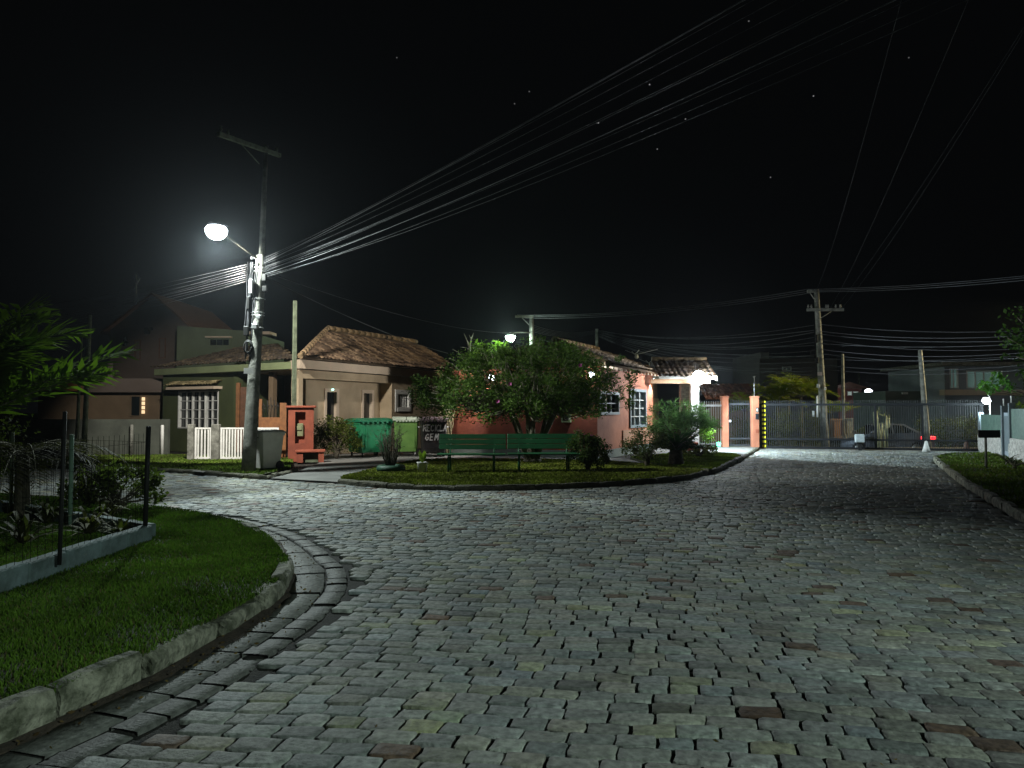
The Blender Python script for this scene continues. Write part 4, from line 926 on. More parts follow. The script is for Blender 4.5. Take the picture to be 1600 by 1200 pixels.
# planters
def tyre_shrub():
    p = G(611, 737, .095); t = thing("tyre_planter", "bare twiggy shrub growing in a green painted tyre", "planter", (p.x, p.y, .095))
    m = MB(); R, r = .27, .085; N, K = 24, 10
    vs = [((R + r * math.cos(b)) * math.cos(a), (R + r * math.cos(b)) * math.sin(a), r + r * math.sin(b)) for a in [2 * PI * i / N for i in range(N)] for b in [2 * PI * j / K for j in range(K)]]
    m.add(vs, [(i * K + j, ((i + 1) % N) * K + j, ((i + 1) % N) * K + (j + 1) % K, i * K + (j + 1) % K) for i in range(N) for j in range(K)], True); m.lathe([(.26, 0), (.26, .1)], n=16); m.build("tyre", M['tyregreen'], t)
    s = MB(); tips = []; rd = random.Random(3)
    for k in range(46):
        a = rd.uniform(0, 2 * PI); r = rd.uniform(.05, .42); z = rd.uniform(.6, 1.12); tip = Vector((math.cos(a) * r, math.sin(a) * r, z)); b = Vector((math.cos(a) * .08, math.sin(a) * .08, .08)); md = b.lerp(tip, .5) + Vector((math.cos(a), math.sin(a), 0)) * rd.uniform(-.03, .06)
        s.tube([b, md, tip], [.012, .008, .003], n=4); tips.append(tip)
        for j in range(4):
            q = md.lerp(tip, rd.random()); e = q + Vector((rd.gauss(0, .09), rd.gauss(0, .09), rd.uniform(.03, .17))); s.tube([q, e], [.005, .002], n=3); tips.append(e)
    s.build("twig", M['bark'], t); foliage("foliage", t, clumps([tuple(q) for q in tips], .05, 3), .03, (.03, .035, .015), (.08, .08, .03))
tyre_shrub()
def white_pot():
    p = G(660, 739, .095); t = thing("potted_plant", "pale broad leaved plant in a white pot beside the bench", "potted plant", (p.x, p.y, .095))
    m = MB(); m.lathe([(.09, 0), (.13, .24), (.14, .26), (.12, .26), (.11, .2)], n=18); m.build("pot", M['white'], t)
    V = []; Fq = []; 
    for k in range(7):
        a = k * .9; tilt = .25 + .12 * (k % 3); L = .34 - .03 * (k % 3); d = Vector((math.cos(a) * math.sin(tilt), math.sin(a) * math.sin(tilt), math.cos(tilt))); s = Vector((-math.sin(a), math.cos(a), 0)); b = Vector((0, 0, .22)); n = len(V)
        V += [b, b + d * L * .45 + s * .06, b + d * L * .75 + s * .045, b + d * L, b + d * L * .75 - s * .045, b + d * L * .45 - s * .06]; Fq.append((n, n + 1, n + 2, n + 3, n + 4, n + 5))
    npmesh("foliage", np.array([tuple(v) for v in V]), [np.array(Fq)], M['leaf'], parent=t, col=np.array([(.16, .22, .04)] * len(V)))
white_pot()
b = G(918, 736, .095); bush("flowering_bush", "rounded dark bush with pink blossoms at the end of the benches", "bush", (b.x, b.y, .095), .52, .45, 5600, .055, (.02, .035, .012), (.07, .1, .03), flowers=4)
b = G(947, 727, .095); bush("small_shrub", "knee high dark shrub between the two larger round bushes", "bush", (b.x, b.y, .095), .16, .17, 500, .06, (.02, .03, .012), (.05, .06, .02), sparse=.5)
b = G(1011, 729, .1); bush("round_bush", "rounded dark bush below the white barred guardhouse window", "bush", (b.x, b.y, .1), .62, .5, 3600, .055, (.03, .05, .02), (.1, .12, .045))
b = G(1092, 714, .1); bush("low_hedge", "low pale hedge beside the sago palm trunk", "hedge", (b.x, b.y, .1), .62, .2, 2600, .05, (.1, .12, .04), (.2, .22, .08), ry=.4)
b = G(1056, 726, .1); palm("sago_palm", "squat sago palm with stiff dark fronds on a thick trunk", "palm", (b.x, b.y, .1), .4, 40, .78, .2, 34, .022, (.015, .05, .014), (.035, .1, .03), trunk_r=.19, curve=((.0, 1.15), (-.35, .5)), plum=.4)
b = G(1068, 713, .09); tf = bush("feathery_shrub", "tall feathery pale green shrub in front of the porch", "shrub", (b.x + .15, b.y + .8, .05), 1.0, .52, 4200, .2, (.08, .17, .08), (.2, .32, .16), zc=1.15, asp=.12, stems=8, sparse=1.5, rag=.4)
b = G(1105, 704, .09); bush("bamboo_clump", "green leafy clump growing against the bar fence", "shrub", (b.x - .1, b.y + 1.7, .0), .75, .65, 2200, .14, (.07, .16, .02), (.16, .28, .04), zc=.85, asp=.2)
# hedge behind pillar
b = P(525, 700, 23.6); tag(bush("hedge", "dark hedge with a yellowish top between the meter pillar and the emerald container", "hedge", (b.x, 23.7, .03), .78, .62, 6500, .06, (.03, .045, .01), (.12, .14, .03), zc=.68, stems=10, ry=.4, sparse=1.6))
# dry vine stems on the wall end
def vines():
    p = P(701, 700, 25.8); t = thing("dry_vine", "dry pale vine stems between the black container and the terracotta wall", "vine", (p.x - .12, 25.55, .03)); m = MB(); rd = random.Random(9)
    for k in range(26):
        x = rd.uniform(-.17, .2); pts = []
        for i in range(9): pts.append((x + .04 * math.sin(i * 1.3 + k), rd.uniform(-.06, .06), i * 1.75 / 8)); x += rd.gauss(0, .022)
        m.tube(pts, .012, n=4)
    m.build("stem", mat("dry_stem", (.42, .36, .2), (.2, .17, .1), 9, .8), t)
vines()

# ------------------------------------------------------------------ guardhouse
GA = (2.71, 23.6); GB = (5.6, 29.5); GL = math.hypot(GB[0] - GA[0], GB[1] - GA[1])
def guardhouse():
    h = thing("guardhouse", "terracotta guardhouse with blue grey window frames and a tiled roof", "guardhouse", (0, 0, 0))
    T = wallframe(GA, GB); e = T.to_3x3() @ Vector((1, 0, 0)); n = T.to_3x3() @ Vector((0, 1, 0)); W = 5.35; H = 3.0
    Cc = Vector((GA[0], GA[1], 0)) - n * W; TS = wallframe((Cc.x, Cc.y), GA)
    s0, z0 = hitw(936, 649, GA, GB); s1, z1 = hitw(966, 609, GA, GB); r0, q0 = hitw(983, 669, GA, GB); r1, q1 = hitw(1008, 607, GA, GB)
    z0, z1, q0, q1 = hitw(950, 648, GA, GB)[1], hitw(950, 612, GA, GB)[1], hitw(996, 668, GA, GB)[1], hitw(996, 608, GA, GB)[1]
    wb = MB(); wall_with_holes(wb, T, GL, .28, H, [(s0, s1, z0, z1), (r0, r1, q0, q1)], th=.22)
    L2 = 9.4; wb.box((GL - .22, -1.2, .28), (GL - .0, -.221, H), T)
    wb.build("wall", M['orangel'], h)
    ws = MB(); ws.box((0, -.25, .28), (W - .001, 0, H), TS)
    # gable triangle
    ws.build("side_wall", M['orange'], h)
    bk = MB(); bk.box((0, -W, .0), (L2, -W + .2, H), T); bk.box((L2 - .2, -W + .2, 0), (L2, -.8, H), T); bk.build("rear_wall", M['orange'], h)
    pl = MB(); pl.box((-.03, -.3, 0), (GL, .03, .279), T); pl.box((0, -.3, 0), (W - .02, .03, .279), TS); pl.build("plinth", M['found'], h)
    # thin brick cladding under the large window
    c0 = hitw(972, 690, GA, GB)[0]; bz = hitw(1000, 657, GA, GB)[1]; br = MB(); br.box((c0, .001, .28), (GL + .02, .045, min(bz, q0 - .06)), T); br.build("brick_cladding", M['brick'], h)
    window_part(h, T, s0, s1, z0, z1, M['bluegrey'], fw=.09, nx=3, nz=2, back=.1, bar=.03, bar_m=M['bluegrey'], proud=.05)
    window_part(h, T, r0, r1, q0, q1, M['bluegrey'], fw=.1, nx=3, nz=4, back=.12, bar=.04, bar_m=mat('grey_bar_paint', (.3, .31, .3), None, 4, .6), proud=.06, mull=(2,), glass=mat("curtained_glass", (.1, .12, .12), (.05, .06, .06), 3, .2))
    # green mail box niche with arched hood on the side wall
    sd0, mz = hitw(886, 652, (Cc.x, Cc.y), GA); mb = MB(); mb.box((sd0 - .16, .001, mz - .17), (sd0 + .16, .12, mz + .1), TS, bev=.01)
    mb.tube([TS @ Vector((sd0 + .22 * math.cos(a), .1, mz + .1 + .14 * math.sin(a))) for a in np.linspace(0, PI, 9)], .025, n=5); o = mb.build("letter_box", mat("pale_green_box", (.24, .3, .16), None, 6, .6), h)
    mb = MB(); mb.box((sd0 - .1, .121, mz - .1), (sd0 + .1, .125, mz + .06), TS); mb.build("slot", M['black'], o)
    # rear recess: slatted timber wall, door, green-framed window
    rc = -.75; T2 = T @ Matrix.Translation((0, rc, 0)); sl = MB()
    X0, X1 = GL + .02, L2 - .2
    d0 = hitw(1019, 640, tuple((Vector((GA[0], GA[1], 0)) + n * rc).xy), tuple((Vector((GB[0], GB[1], 0)) + n * rc).xy))[0]
    d0 = max(d0, GL + .05); d1 = d0 + .85
    sb = MB(); wall_with_holes(sb, T2 @ Matrix.Translation((X0, 0, 0)), X1 - X0, 0, H, [(d0 - X0, d1 - X0, 0, 2.1)], th=.15); sb.build("recess_wall", M['wooddark'], h)
    for k in range(26): sl.box((X0, .001, 2.12 + k * .033), (X1, .03, 2.12 + k * .033 + .024), T2)
    for k in range(50): sl.box((d1 + .1, .001, .1 + k * .04), (X1, .03, .1 + k * .04 + .03), T2)
    sl.build("slat_cladding", M['slatwood'], h)
    dm = MB(); dm.box((d0 + .04, -.1, .02), (d1 - .04, -.05, 2.06), T2)
    for a, b in ((.2, .95), (1.05, 1.9)): dm.box((d0 + .14, -.05, a), (d1 - .14, -.035, b), T2, bev=.01)
    dd = dm.build("door", M['wooddark'], h); k = MB(); k.lathe([(.02, 0), (.03, .03), (.02, .05)], (0, 0, 0), 8, T2 @ Matrix.Translation((d1 - .12, -.05, 1.0)) @ Matrix.Rotation(-PI / 2, 4, 'X')); k.build("handle", M['metal'], dd)
    # roof
    E0 = Vector((GA[0], GA[1], 0)) + n * .5 - e * .35; Lr = L2 + .2; E1 = E0 + e * (GL + 1.4); pit = math.radians(20); run = W / 2 + .5
    slope_tiles((E0.x, E0.y), (E1.x, E1.y), (-n.x, -n.y), pit, run / math.cos(pit), "roof", h, 2.98, trimL=math.cos(pit), c1=(.1, .07, .05), c2=(.24, .17, .11))
    E2 = E0 - n * (2 * run); E3 = E1 - n * (2 * run); slope_tiles((E3.x, E3.y), (E2.x, E2.y), (n.x, n.y), pit, run / math.cos(pit), "roof", h, 2.98, trimR=math.cos(pit), c1=(.1, .07, .05), c2=(.24, .17, .11))
    slope_tiles((E2.x, E2.y), (E0.x, E0.y), (e.x, e.y), pit, run / math.cos(pit), "roof", h, 2.98, trimL=math.cos(pit), trimR=math.cos(pit), c1=(.1, .07, .05), c2=(.24, .17, .11))
    R0 = E0 - n * run + e * run; R1 = E1 - n * run; zr = 2.98 + run * math.tan(pit) + .06; ridge_cap([(R0.x, R0.y, zr), (R1.x, R1.y, zr)], .1, h); ridge_cap([(E0.x, E0.y, 3.03), (R0.x, R0.y, zr)], .1, h)
    dk = MB(); z = 2.955; pts = [E0 + Vector((0, 0, z)), E1 + Vector((0, 0, z)), E3 + Vector((0, 0, z)), E2 + Vector((0, 0, z)), R0 + Vector((0, 0, zr - .1)), R1 + Vector((0, 0, zr - .1))]
    dk.add(pts, [(0, 1, 5, 4), (2, 3, 4, 5), (3, 0, 4)]); dk.build("roof_deck", M['slatwood'], h)
    rf = MB(); TE = T @ Matrix.Translation((-.3, 0, 0))
    for k in range(18): x = k * .45; rf.add([tuple(TE @ Vector(q)) for q in ((x, .48, 2.86), (x + .06, .48, 2.86), (x + .06, .48, 2.95), (x, .48, 2.95), (x, -.2, 3.16), (x + .06, -.2, 3.16), (x + .06, -.2, 3.25), (x, -.2, 3.25))], [(3, 2, 1, 0), (4, 5, 6, 7), (0, 1, 5, 4), (2, 3, 7, 6), (1, 2, 6, 5), (3, 0, 4, 7)])
    rf.build("rafter", M['beigel'], h)
    # porch: beam, stone pier, white column, small gabled roof
    xr_ = 7.75; yf = 28.15; yb = 31.3; x0_ = 5.6; ze = 2.8; zr2 = 3.55; ym = 29.75
    pit2 = math.atan((zr2 - ze) / (ym - yf)); l2 = (ym - yf) / math.cos(pit2)
    slope_tiles((x0_, yf), (xr_, yf), (0, 1), pit2, l2 + .1, "porch_roof", h, ze, c1=(.12, .08, .06), c2=(.25, .18, .12))
    slope_tiles((xr_, yb), (x0_, yb), (0, -1), pit2, l2 + .1, "porch_roof", h, ze, c1=(.12, .08, .06), c2=(.25, .18, .12))
    ridge_cap([(x0_, ym, zr2 + .07), (xr_, ym, zr2 + .07)], .09, h)
    pd = MB(); pd.add([(x0_, yf, ze - .04), (xr_, yf, ze - .04), (xr_, ym, zr2 - .02), (x0_, ym, zr2 - .02), (xr_, yb, ze - .04), (x0_, yb, ze - .04)], [(0, 3, 2, 1), (3, 5, 4, 2)]); pd.build("porch_ceiling", M['white'], h)
    bg = MB(); bg.box((x0_ - .3, yf + .25, ze - .2), (xr_ - .15, yf + .37, ze - .02)); 
    bg.add([(xr_ - .02, yf - .03, ze - .1), (xr_ + .03, yf - .03, ze - .1), (xr_ + .03, ym, zr2 - .08), (xr_ - .02, ym, zr2 - .08), (xr_ - .02, yf - .03, ze + .06), (xr_ + .03, yf - .03, ze + .06), (xr_ + .03, ym, zr2 + .08), (xr_ - .02, ym, zr2 + .08)], [(3, 2, 1, 0), (4, 5, 6, 7), (0, 1, 5, 4), (2, 3, 7, 6), (1, 2, 6, 5), (3, 0, 4, 7)])
    bg.build("porch_beam", M['slatwood'], h)
    cx = P(1085, 640, yf + .3).x; MB().box((cx - .16, yf + .15, 0), (cx + .14, yf + .45, ze - .2), bev=.01).build("porch_column", M['white'], h)
    px = P(1072, 640, yf + .8).x; MB().box((px - .2, yf + .75, 0), (px + .19, yf + 1.1, ze + .1)).build("stone_pier", M['stonecl'], h)
    return T, TS, cx, yf
GT, GTS, PCX, PYF = guardhouse()

# small terracotta block at the porch step
p = G(1086, 705, .09); m = MB(); m.box((-.22, -.2, 0), (.22, .2, .12)); m.box((-.16, -.14, .12), (.16, .14, .32), bev=.01); tag(m.build("step_block", M['orangecap'], loc=(p.x, p.y + .3, .085)), "small terracotta block on a pale base by the porch", "block")

# ------------------------------------------------------------------ gate, pillars, fence
def bars(parent, x0, x1, z0, z1, step, m, r=.009, spear=True, y=0.0):
    n = int(round((x1 - x0) / step)); src = None
    for k in range(n):
        x = x0 + (x1 - x0) * (k + .5) / n
        if src is None:
            b = MB(); b.box((-r, -r, z0), (r, r, z1), bev=r * .4); src = b.build("bar", m, parent, loc=(x, y, 0))
        else:
            o = src.copy(); C.objects.link(o); o.parent = parent; o.location = (x, y, 0)
def pillar(label, u, y, wpx, v_top, group):
    p = P(u, 700, y); w = wpx / 1160 * y / 2; H = P(u, v_top, y).z
    t = thing("gate_pillar", label, "pillar", (p.x, y, .08), 0.0, group); MB().box((-w, -.17, 0), (w, .17, H - .14), bev=.008).build("shaft", M['orangel'], t); MB().box((-w - .02, -.19, H - .14), (w + .02, .19, H - .08), bev=.008).build("cap", M['orangel'], t)
    return t, w, H
t1, w1_, H1 = pillar("slim terracotta pillar between the bar fence and the pedestrian gate", 1132.5, 30.3, 9.5, 619, "terracotta gate pillars")
t2, w2_, H2 = pillar("terracotta pillar carrying an intercom beside the sliding gate", 1179.5, 30.1, 10, 619, "terracotta gate pillars")
m = MB(); m.box((-.02, -.2, 1.13), (.11, -.171, 1.36), bev=.01); pd = m.build("intercom", M['gatedark'], t2)
m = MB(); m.box((0, -.2, 1.42), (.1, -.171, 1.6), bev=.01); m.build("camera_housing", M['black'], t2); m = MB(); m.box((.02, -.21, 1.45), (.07, -.2, 1.56)); m.build("number_plate", M['white'], t2)
m = MB(); m.box((-.02, -.185, .58), (.1, -.171, .73)); m.build("socket_plate", M['orangecap'], t2)
m = MB(); m.tube([(0, 0, H2 - .1), (0, 0, H2 + .72)], .018, n=6); m.tube([(-.05, 0, H2 + .7), (.05, 0, H2 + .72)], .02, n=6); m.build("aerial", M['metal'], t2)
ang = math.atan2(gB[1] - gA[1], gB[0] - gA[0]); Lg = math.hypot(gB[0] - gA[0], gB[1] - gA[1])
def sliding_gate():
    t = thing("sliding_gate", "wide dark sliding gate of spiked vertical bars across the road", "gate", (gA[0], gA[1], .02), ang)
    bars(t, .1, Lg - .05, .06, 1.95, Lg / 99, M['gate'])
    for z0, z1, y in ((1.74, 1.82, .0), (.36, .43, 0), (.02, .1, 0)): MB().box((.0, -.035, z0), (Lg, .035, z1)).build("rail", M['gatedark'], t)
    for x in (.02, Lg * .535, Lg * .74, Lg - .06): MB().box((x, -.03, .1), (x + .07, .03, 1.74)).build("stile", M['gatedark'], t)
    MB().box((.1, -.05, .05), (.24, -.036, 1.94)).build("warning_backing", M['black'], t)
    for k in range(11):
        z = .06 + k * .18; MB().box((.1, -.056, z), (.24, -.051, min(z + .09, 1.93))).build("warning_stripe", M['yellow'], t)
    mp = MB(); xm = Lg * .462; mp.box((xm - .17, -.38, .3), (xm + .17, -.12, .62), bev=.03); mo = mp.build("gate_motor", mat("motor_cover", (.5, .56, .58), None, 4, .4), t)
    q = MB(); q.box((xm - .06, -.3, 0), (xm + .07, -.18, .3)); q.tube([(xm + .1, -.25, .3), (xm + .13, -.25, .15), (xm + .11, -.25, .02)], .014, n=5); q.build("motor_post", M['black'], mo)
    MB().box((-.1, -.05, -.02), (Lg + .2, .05, .0)).build("track", M['metal'], t)
sliding_gate()
def ped_gate():
    ya = 30.3; x0 = P(1138, 700, ya).x; x1 = P(1174, 700, ya).x; w = x1 - x0
    t = thing("pedestrian_gate", "narrow grey bar gate between the two terracotta pillars", "gate", (x0, ya - .05, .085)); zt = 1.78
    for a, b in (((0, -.025, .04), (.06, .025, zt)), ((w - .06, -.025, .04), (w, .025, zt)), ((.06, -.025, zt - .08), (w - .06, .025, zt)), ((.06, -.025, .3), (w - .06, .025, .37)), ((.06, -.025, .04), (w - .06, .025, .1))): MB().box(a, b).build("frame", M['gate'], t)
    bars(t, .08, w - .08, .1, 1.9, .098, M['gate']); m = MB(); m.box((-.02, -.06, 1.0), (.1, -.026, 1.1), bev=.01); m.build("lock", M['white'], t)
    xa = P(1092, 700, ya).x; xb = P(1128, 700, ya).x; w = xb - xa
    t = thing("bar_fence", "short bar fence between the porch and the slim pillar", "fence", (xa, ya, .085))
    MB().box((0, -.02, 1.64), (w, .02, 1.72)).build("rail", M['metal'], t); MB().box((0, -.02, .1), (w, .02, .15)).build("rail", M['metal'], t); bars(t, 0, w, .02, 1.86, .098, M['metal'])
ped_gate()
# flood lamp on the ground behind the bar fence
p = P(1123, 695, 30.9); t = thing("green_floodlight", "small green floodlight at the foot of the bar fence", "floodlight", (p.x, 30.9, .02)); MB().box((-.11, -.05, .05), (.11, .04, .24), bev=.015).build("housing", M['black'], t)
MB().box((-.09, -.06, .07), (.09, -.051, .22)).build("lens", M['glowgreen'], t); m = MB(); m.box((-.03, -.03, -.02), (.03, .03, .06)); m.build("bracket", M['metal'], t)

# ------------------------------------------------------------------ right boundary
RA = (gB[0] - .35, gB[1] - .3); RB = (13.2, 18.2)
def right_wall():
    T = wallframe(RB, RA); L = math.hypot(RA[0] - RB[0], RA[1] - RB[1])    # local +y looks towards -x side? outward flips below
    t = thing("split_stone_wall", "low white split stone wall topped with teal sheet panels", "wall", (0, 0, 0))
    e = Vector((RB[0] - RA[0], RB[1] - RA[1], 0)).normalized(); n = Vector((e.y, -e.x, 0))
    if n.x > 0: n = -n
    T = Matrix(((e.x, n.x, 0, RA[0]), (e.y, n.y, 0, RA[1]), (0, 0, 1, 0), (0, 0, 0, 1)))
    def s(u, v=690): return hitw(u, v, RA, RB)[0]
    g0, g1 = s(1566), s(1577)
    for a, b in ((.0, g0 - .02), (g1 + .05, L)): 
        m = MB(); N = int((b - a) / .16)
        # rough split face
        nz = 5; vs = []; 
        for i in range(N + 1):
            for j in range(nz + 1): vs.append(tuple(T @ Vector((a + (b - a) * i / N, .02 + random.uniform(0, .035), .1 + .62 * j / nz))))
        m.add(vs, [(i * (nz + 1) + j, (i + 1) * (nz + 1) + j, (i + 1) * (nz + 1) + j + 1, i * (nz + 1) + j + 1) for i in range(N) for j in range(nz)]); m.box((a, -.18, -.05), (b, .015, .74), T); m.build("stone_base", M['splitstone'], t)
    # panels of upright sheet
    for a, b, zt in ((.28, g0 - .05, 1.42), (g1 + .2, L, 1.62)):
        m = MB(); N = int((b - a) / .09)
        prof = [(a + (b - a) * i / N, (.0 if i % 2 else .03)) for i in range(N + 1)]
        vs = [tuple(T @ Vector((x, y - .06, z))) for z in (.74, zt) for x, y in prof]; m.add(vs, [(i, i + 1, N + 2 + i, N + 1 + i) for i in range(N)]); m.box((a, -.1, .74), (b, -.07, zt - .03), T); m.build("sheet_panel", M['panel'], t)
    for x, zt in ((.02, 1.5), (g0 - .02, 1.72), (g1 + .05, 1.8)):
        m = MB(); m.box((x, -.14, .0), (x + .14, .03, zt), T, bev=.01); m.build("post", M['bluegrey'], t)
    for x, zt in ((g0 + .05, 1.72), (g1 + .12, 1.8)):
        m = MB()
        for k in range(3): m.tube([T @ Vector((x - .05 + k * .05, -.05, zt)), T @ Vector((x - .05 + k * .05, -.05, zt + .22))], .008, n=4); m.lathe([(.018, 0), (.018, .04)], tuple(T @ Vector((x - .05 + k * .05, -.05, zt + .18))), 6)
        m.build("electric_fence_post", M['white'], t)
    m = MB(); m.box((g0 + .13, -.1, .12), (g1 + .04, -.04, 1.5), T); d = m.build("door", mat("pale_blue_door", (.34, .4, .46), None, 3, .5), t)
    m = MB(); m.box((g0 + .17, -.04, .3), (g1 + .0, -.03, 1.4), T); m.build("door_panel", M['bluegrey'], d)
right_wall()
def signboard():
    p = G(1541, 731, .12); t = thing("sign_post", "blank dark sign board on a thin grey post", "sign", (p.x, p.y, .12)); H = P(1541, 672, p.y).z - .12
    m = MB(); m.tube([(0, 0, 0), (0, 0, H)], .03, n=8); m.build("post", M['polec'], t)
    a = P(1528, 684, p.y); b = P(1562, 672, p.y); MB().box((a.x - p.x, -.03, a.z - .12), (b.x - p.x, -.005 if False else .0, b.z - .12), bev=.004).build("board", M['gatedark'], t)
signboard()
for k, (u, v, lab) in enumerate(((1455.5, 707, "pale traffic cone by the leaning grey pole outside the gate"), (1519, 706, "pale traffic cone close to the end of the sliding gate"))):
    p = G(u, v); t = thing("traffic_cone", lab, "cone", (p.x, p.y + (.35), -.02), 0, "traffic cones at the gate"); MB().box((-.2, -.2, 0), (.2, .2, .03), bev=.01).build("base", M['rubber'], t)
    m = MB(); m.lathe([(.15, .03), (.1, .2), (.045, .42), (.02, .44)], n=16); m.build("body", M['white'] if k == 0 else mat("cone_pink", (.6, .35, .28), None, 4, .5), t)
# plants on the right lawn
for u, v, lab in ((1585, 733, "spiky dark plant by the door of the split stone wall"), (1574, 727, "low dark tuft at the foot of the split stone wall")):
    b = G(u, v, .12); palm("spiky_plant", lab, "plant", (b.x, b.y, .12), .06, 12, .42, .06, 6, .02, (.01, .03, .01), (.03, .06, .02), trunk_r=.05, curve=((.4, 1.2), (-.3, .6)))
# tree overhanging from behind the right wall
def right_tree():
    loc = (17.6, 21.8, -.05); cs = []
    rd = random.Random(12)
    while len(cs) < 120:
        p = Vector((rd.gauss(0, 1), rd.gauss(0, 1), rd.gauss(0, 1))); p.normalize(); p *= rd.uniform(.5, 1); q = (p.x * 2.9, p.y * 2.6, 3.6 + p.z * 1.9)
        if q[0] < -1.6 and q[2] < 2.3 and rd.random() < .5: continue
        cs.append(q)
    cs = np.array(cs); tree("broadleaf_tree", "dark broad leaved tree overhanging the end of the teal panels", "tree", loc, cs, .42, 34, .17, (.015, .03, .01), (.05, .09, .02), [(0, 0, 0), (.1, 0, 1), (0, .1, 2.2)], [.2, .16, .12], r0=.07, asp=.55)
    cs = np.array([(x, rd.uniform(-.4, .4), .7 + rd.uniform(0, 1.0)) for x in np.linspace(-.8, 2.2, 26)])
    t = thing("garden_hedge", "yellow green hedge rising behind the teal panels", "hedge", (17.2, 23.9, 0)); foliage("foliage", t, clumps(cs, .42, 110), .09, (.06, .1, .01), (.13, .17, .02)); m = MB(); branches(m, (0, 0, 0), cs[::4], r0=.04, n=4); m.build("stem", M['bark'], t)
    # lit spray of leaves over the wall lamp
    b = P(1545, 613, 25.0); cs = np.array([tuple(P(u, v, 25.0 + rd.uniform(-.3, .3)) - b) for u, v in ((1532, 603), (1540, 606), (1546, 598), (1556, 588), (1564, 592), (1572, 598), (1560, 600), (1550, 610), (1543, 612), (1578, 606))])
    loc = (18.0, 25.6, 0); off = Vector(b) - Vector(loc); cs = cs + np.array(off); tree("young_tree", "slender young tree with bright lit leaves over the wall lamp", "tree", loc, cs, .16, 22, .17, (.06, .16, .03), (.14, .3, .06), [(0, 0, 0), (0, 0, 1.2), (.05, -.1, 2.0)], [.05, .04, .03], r0=.02, asp=.55)
right_tree()

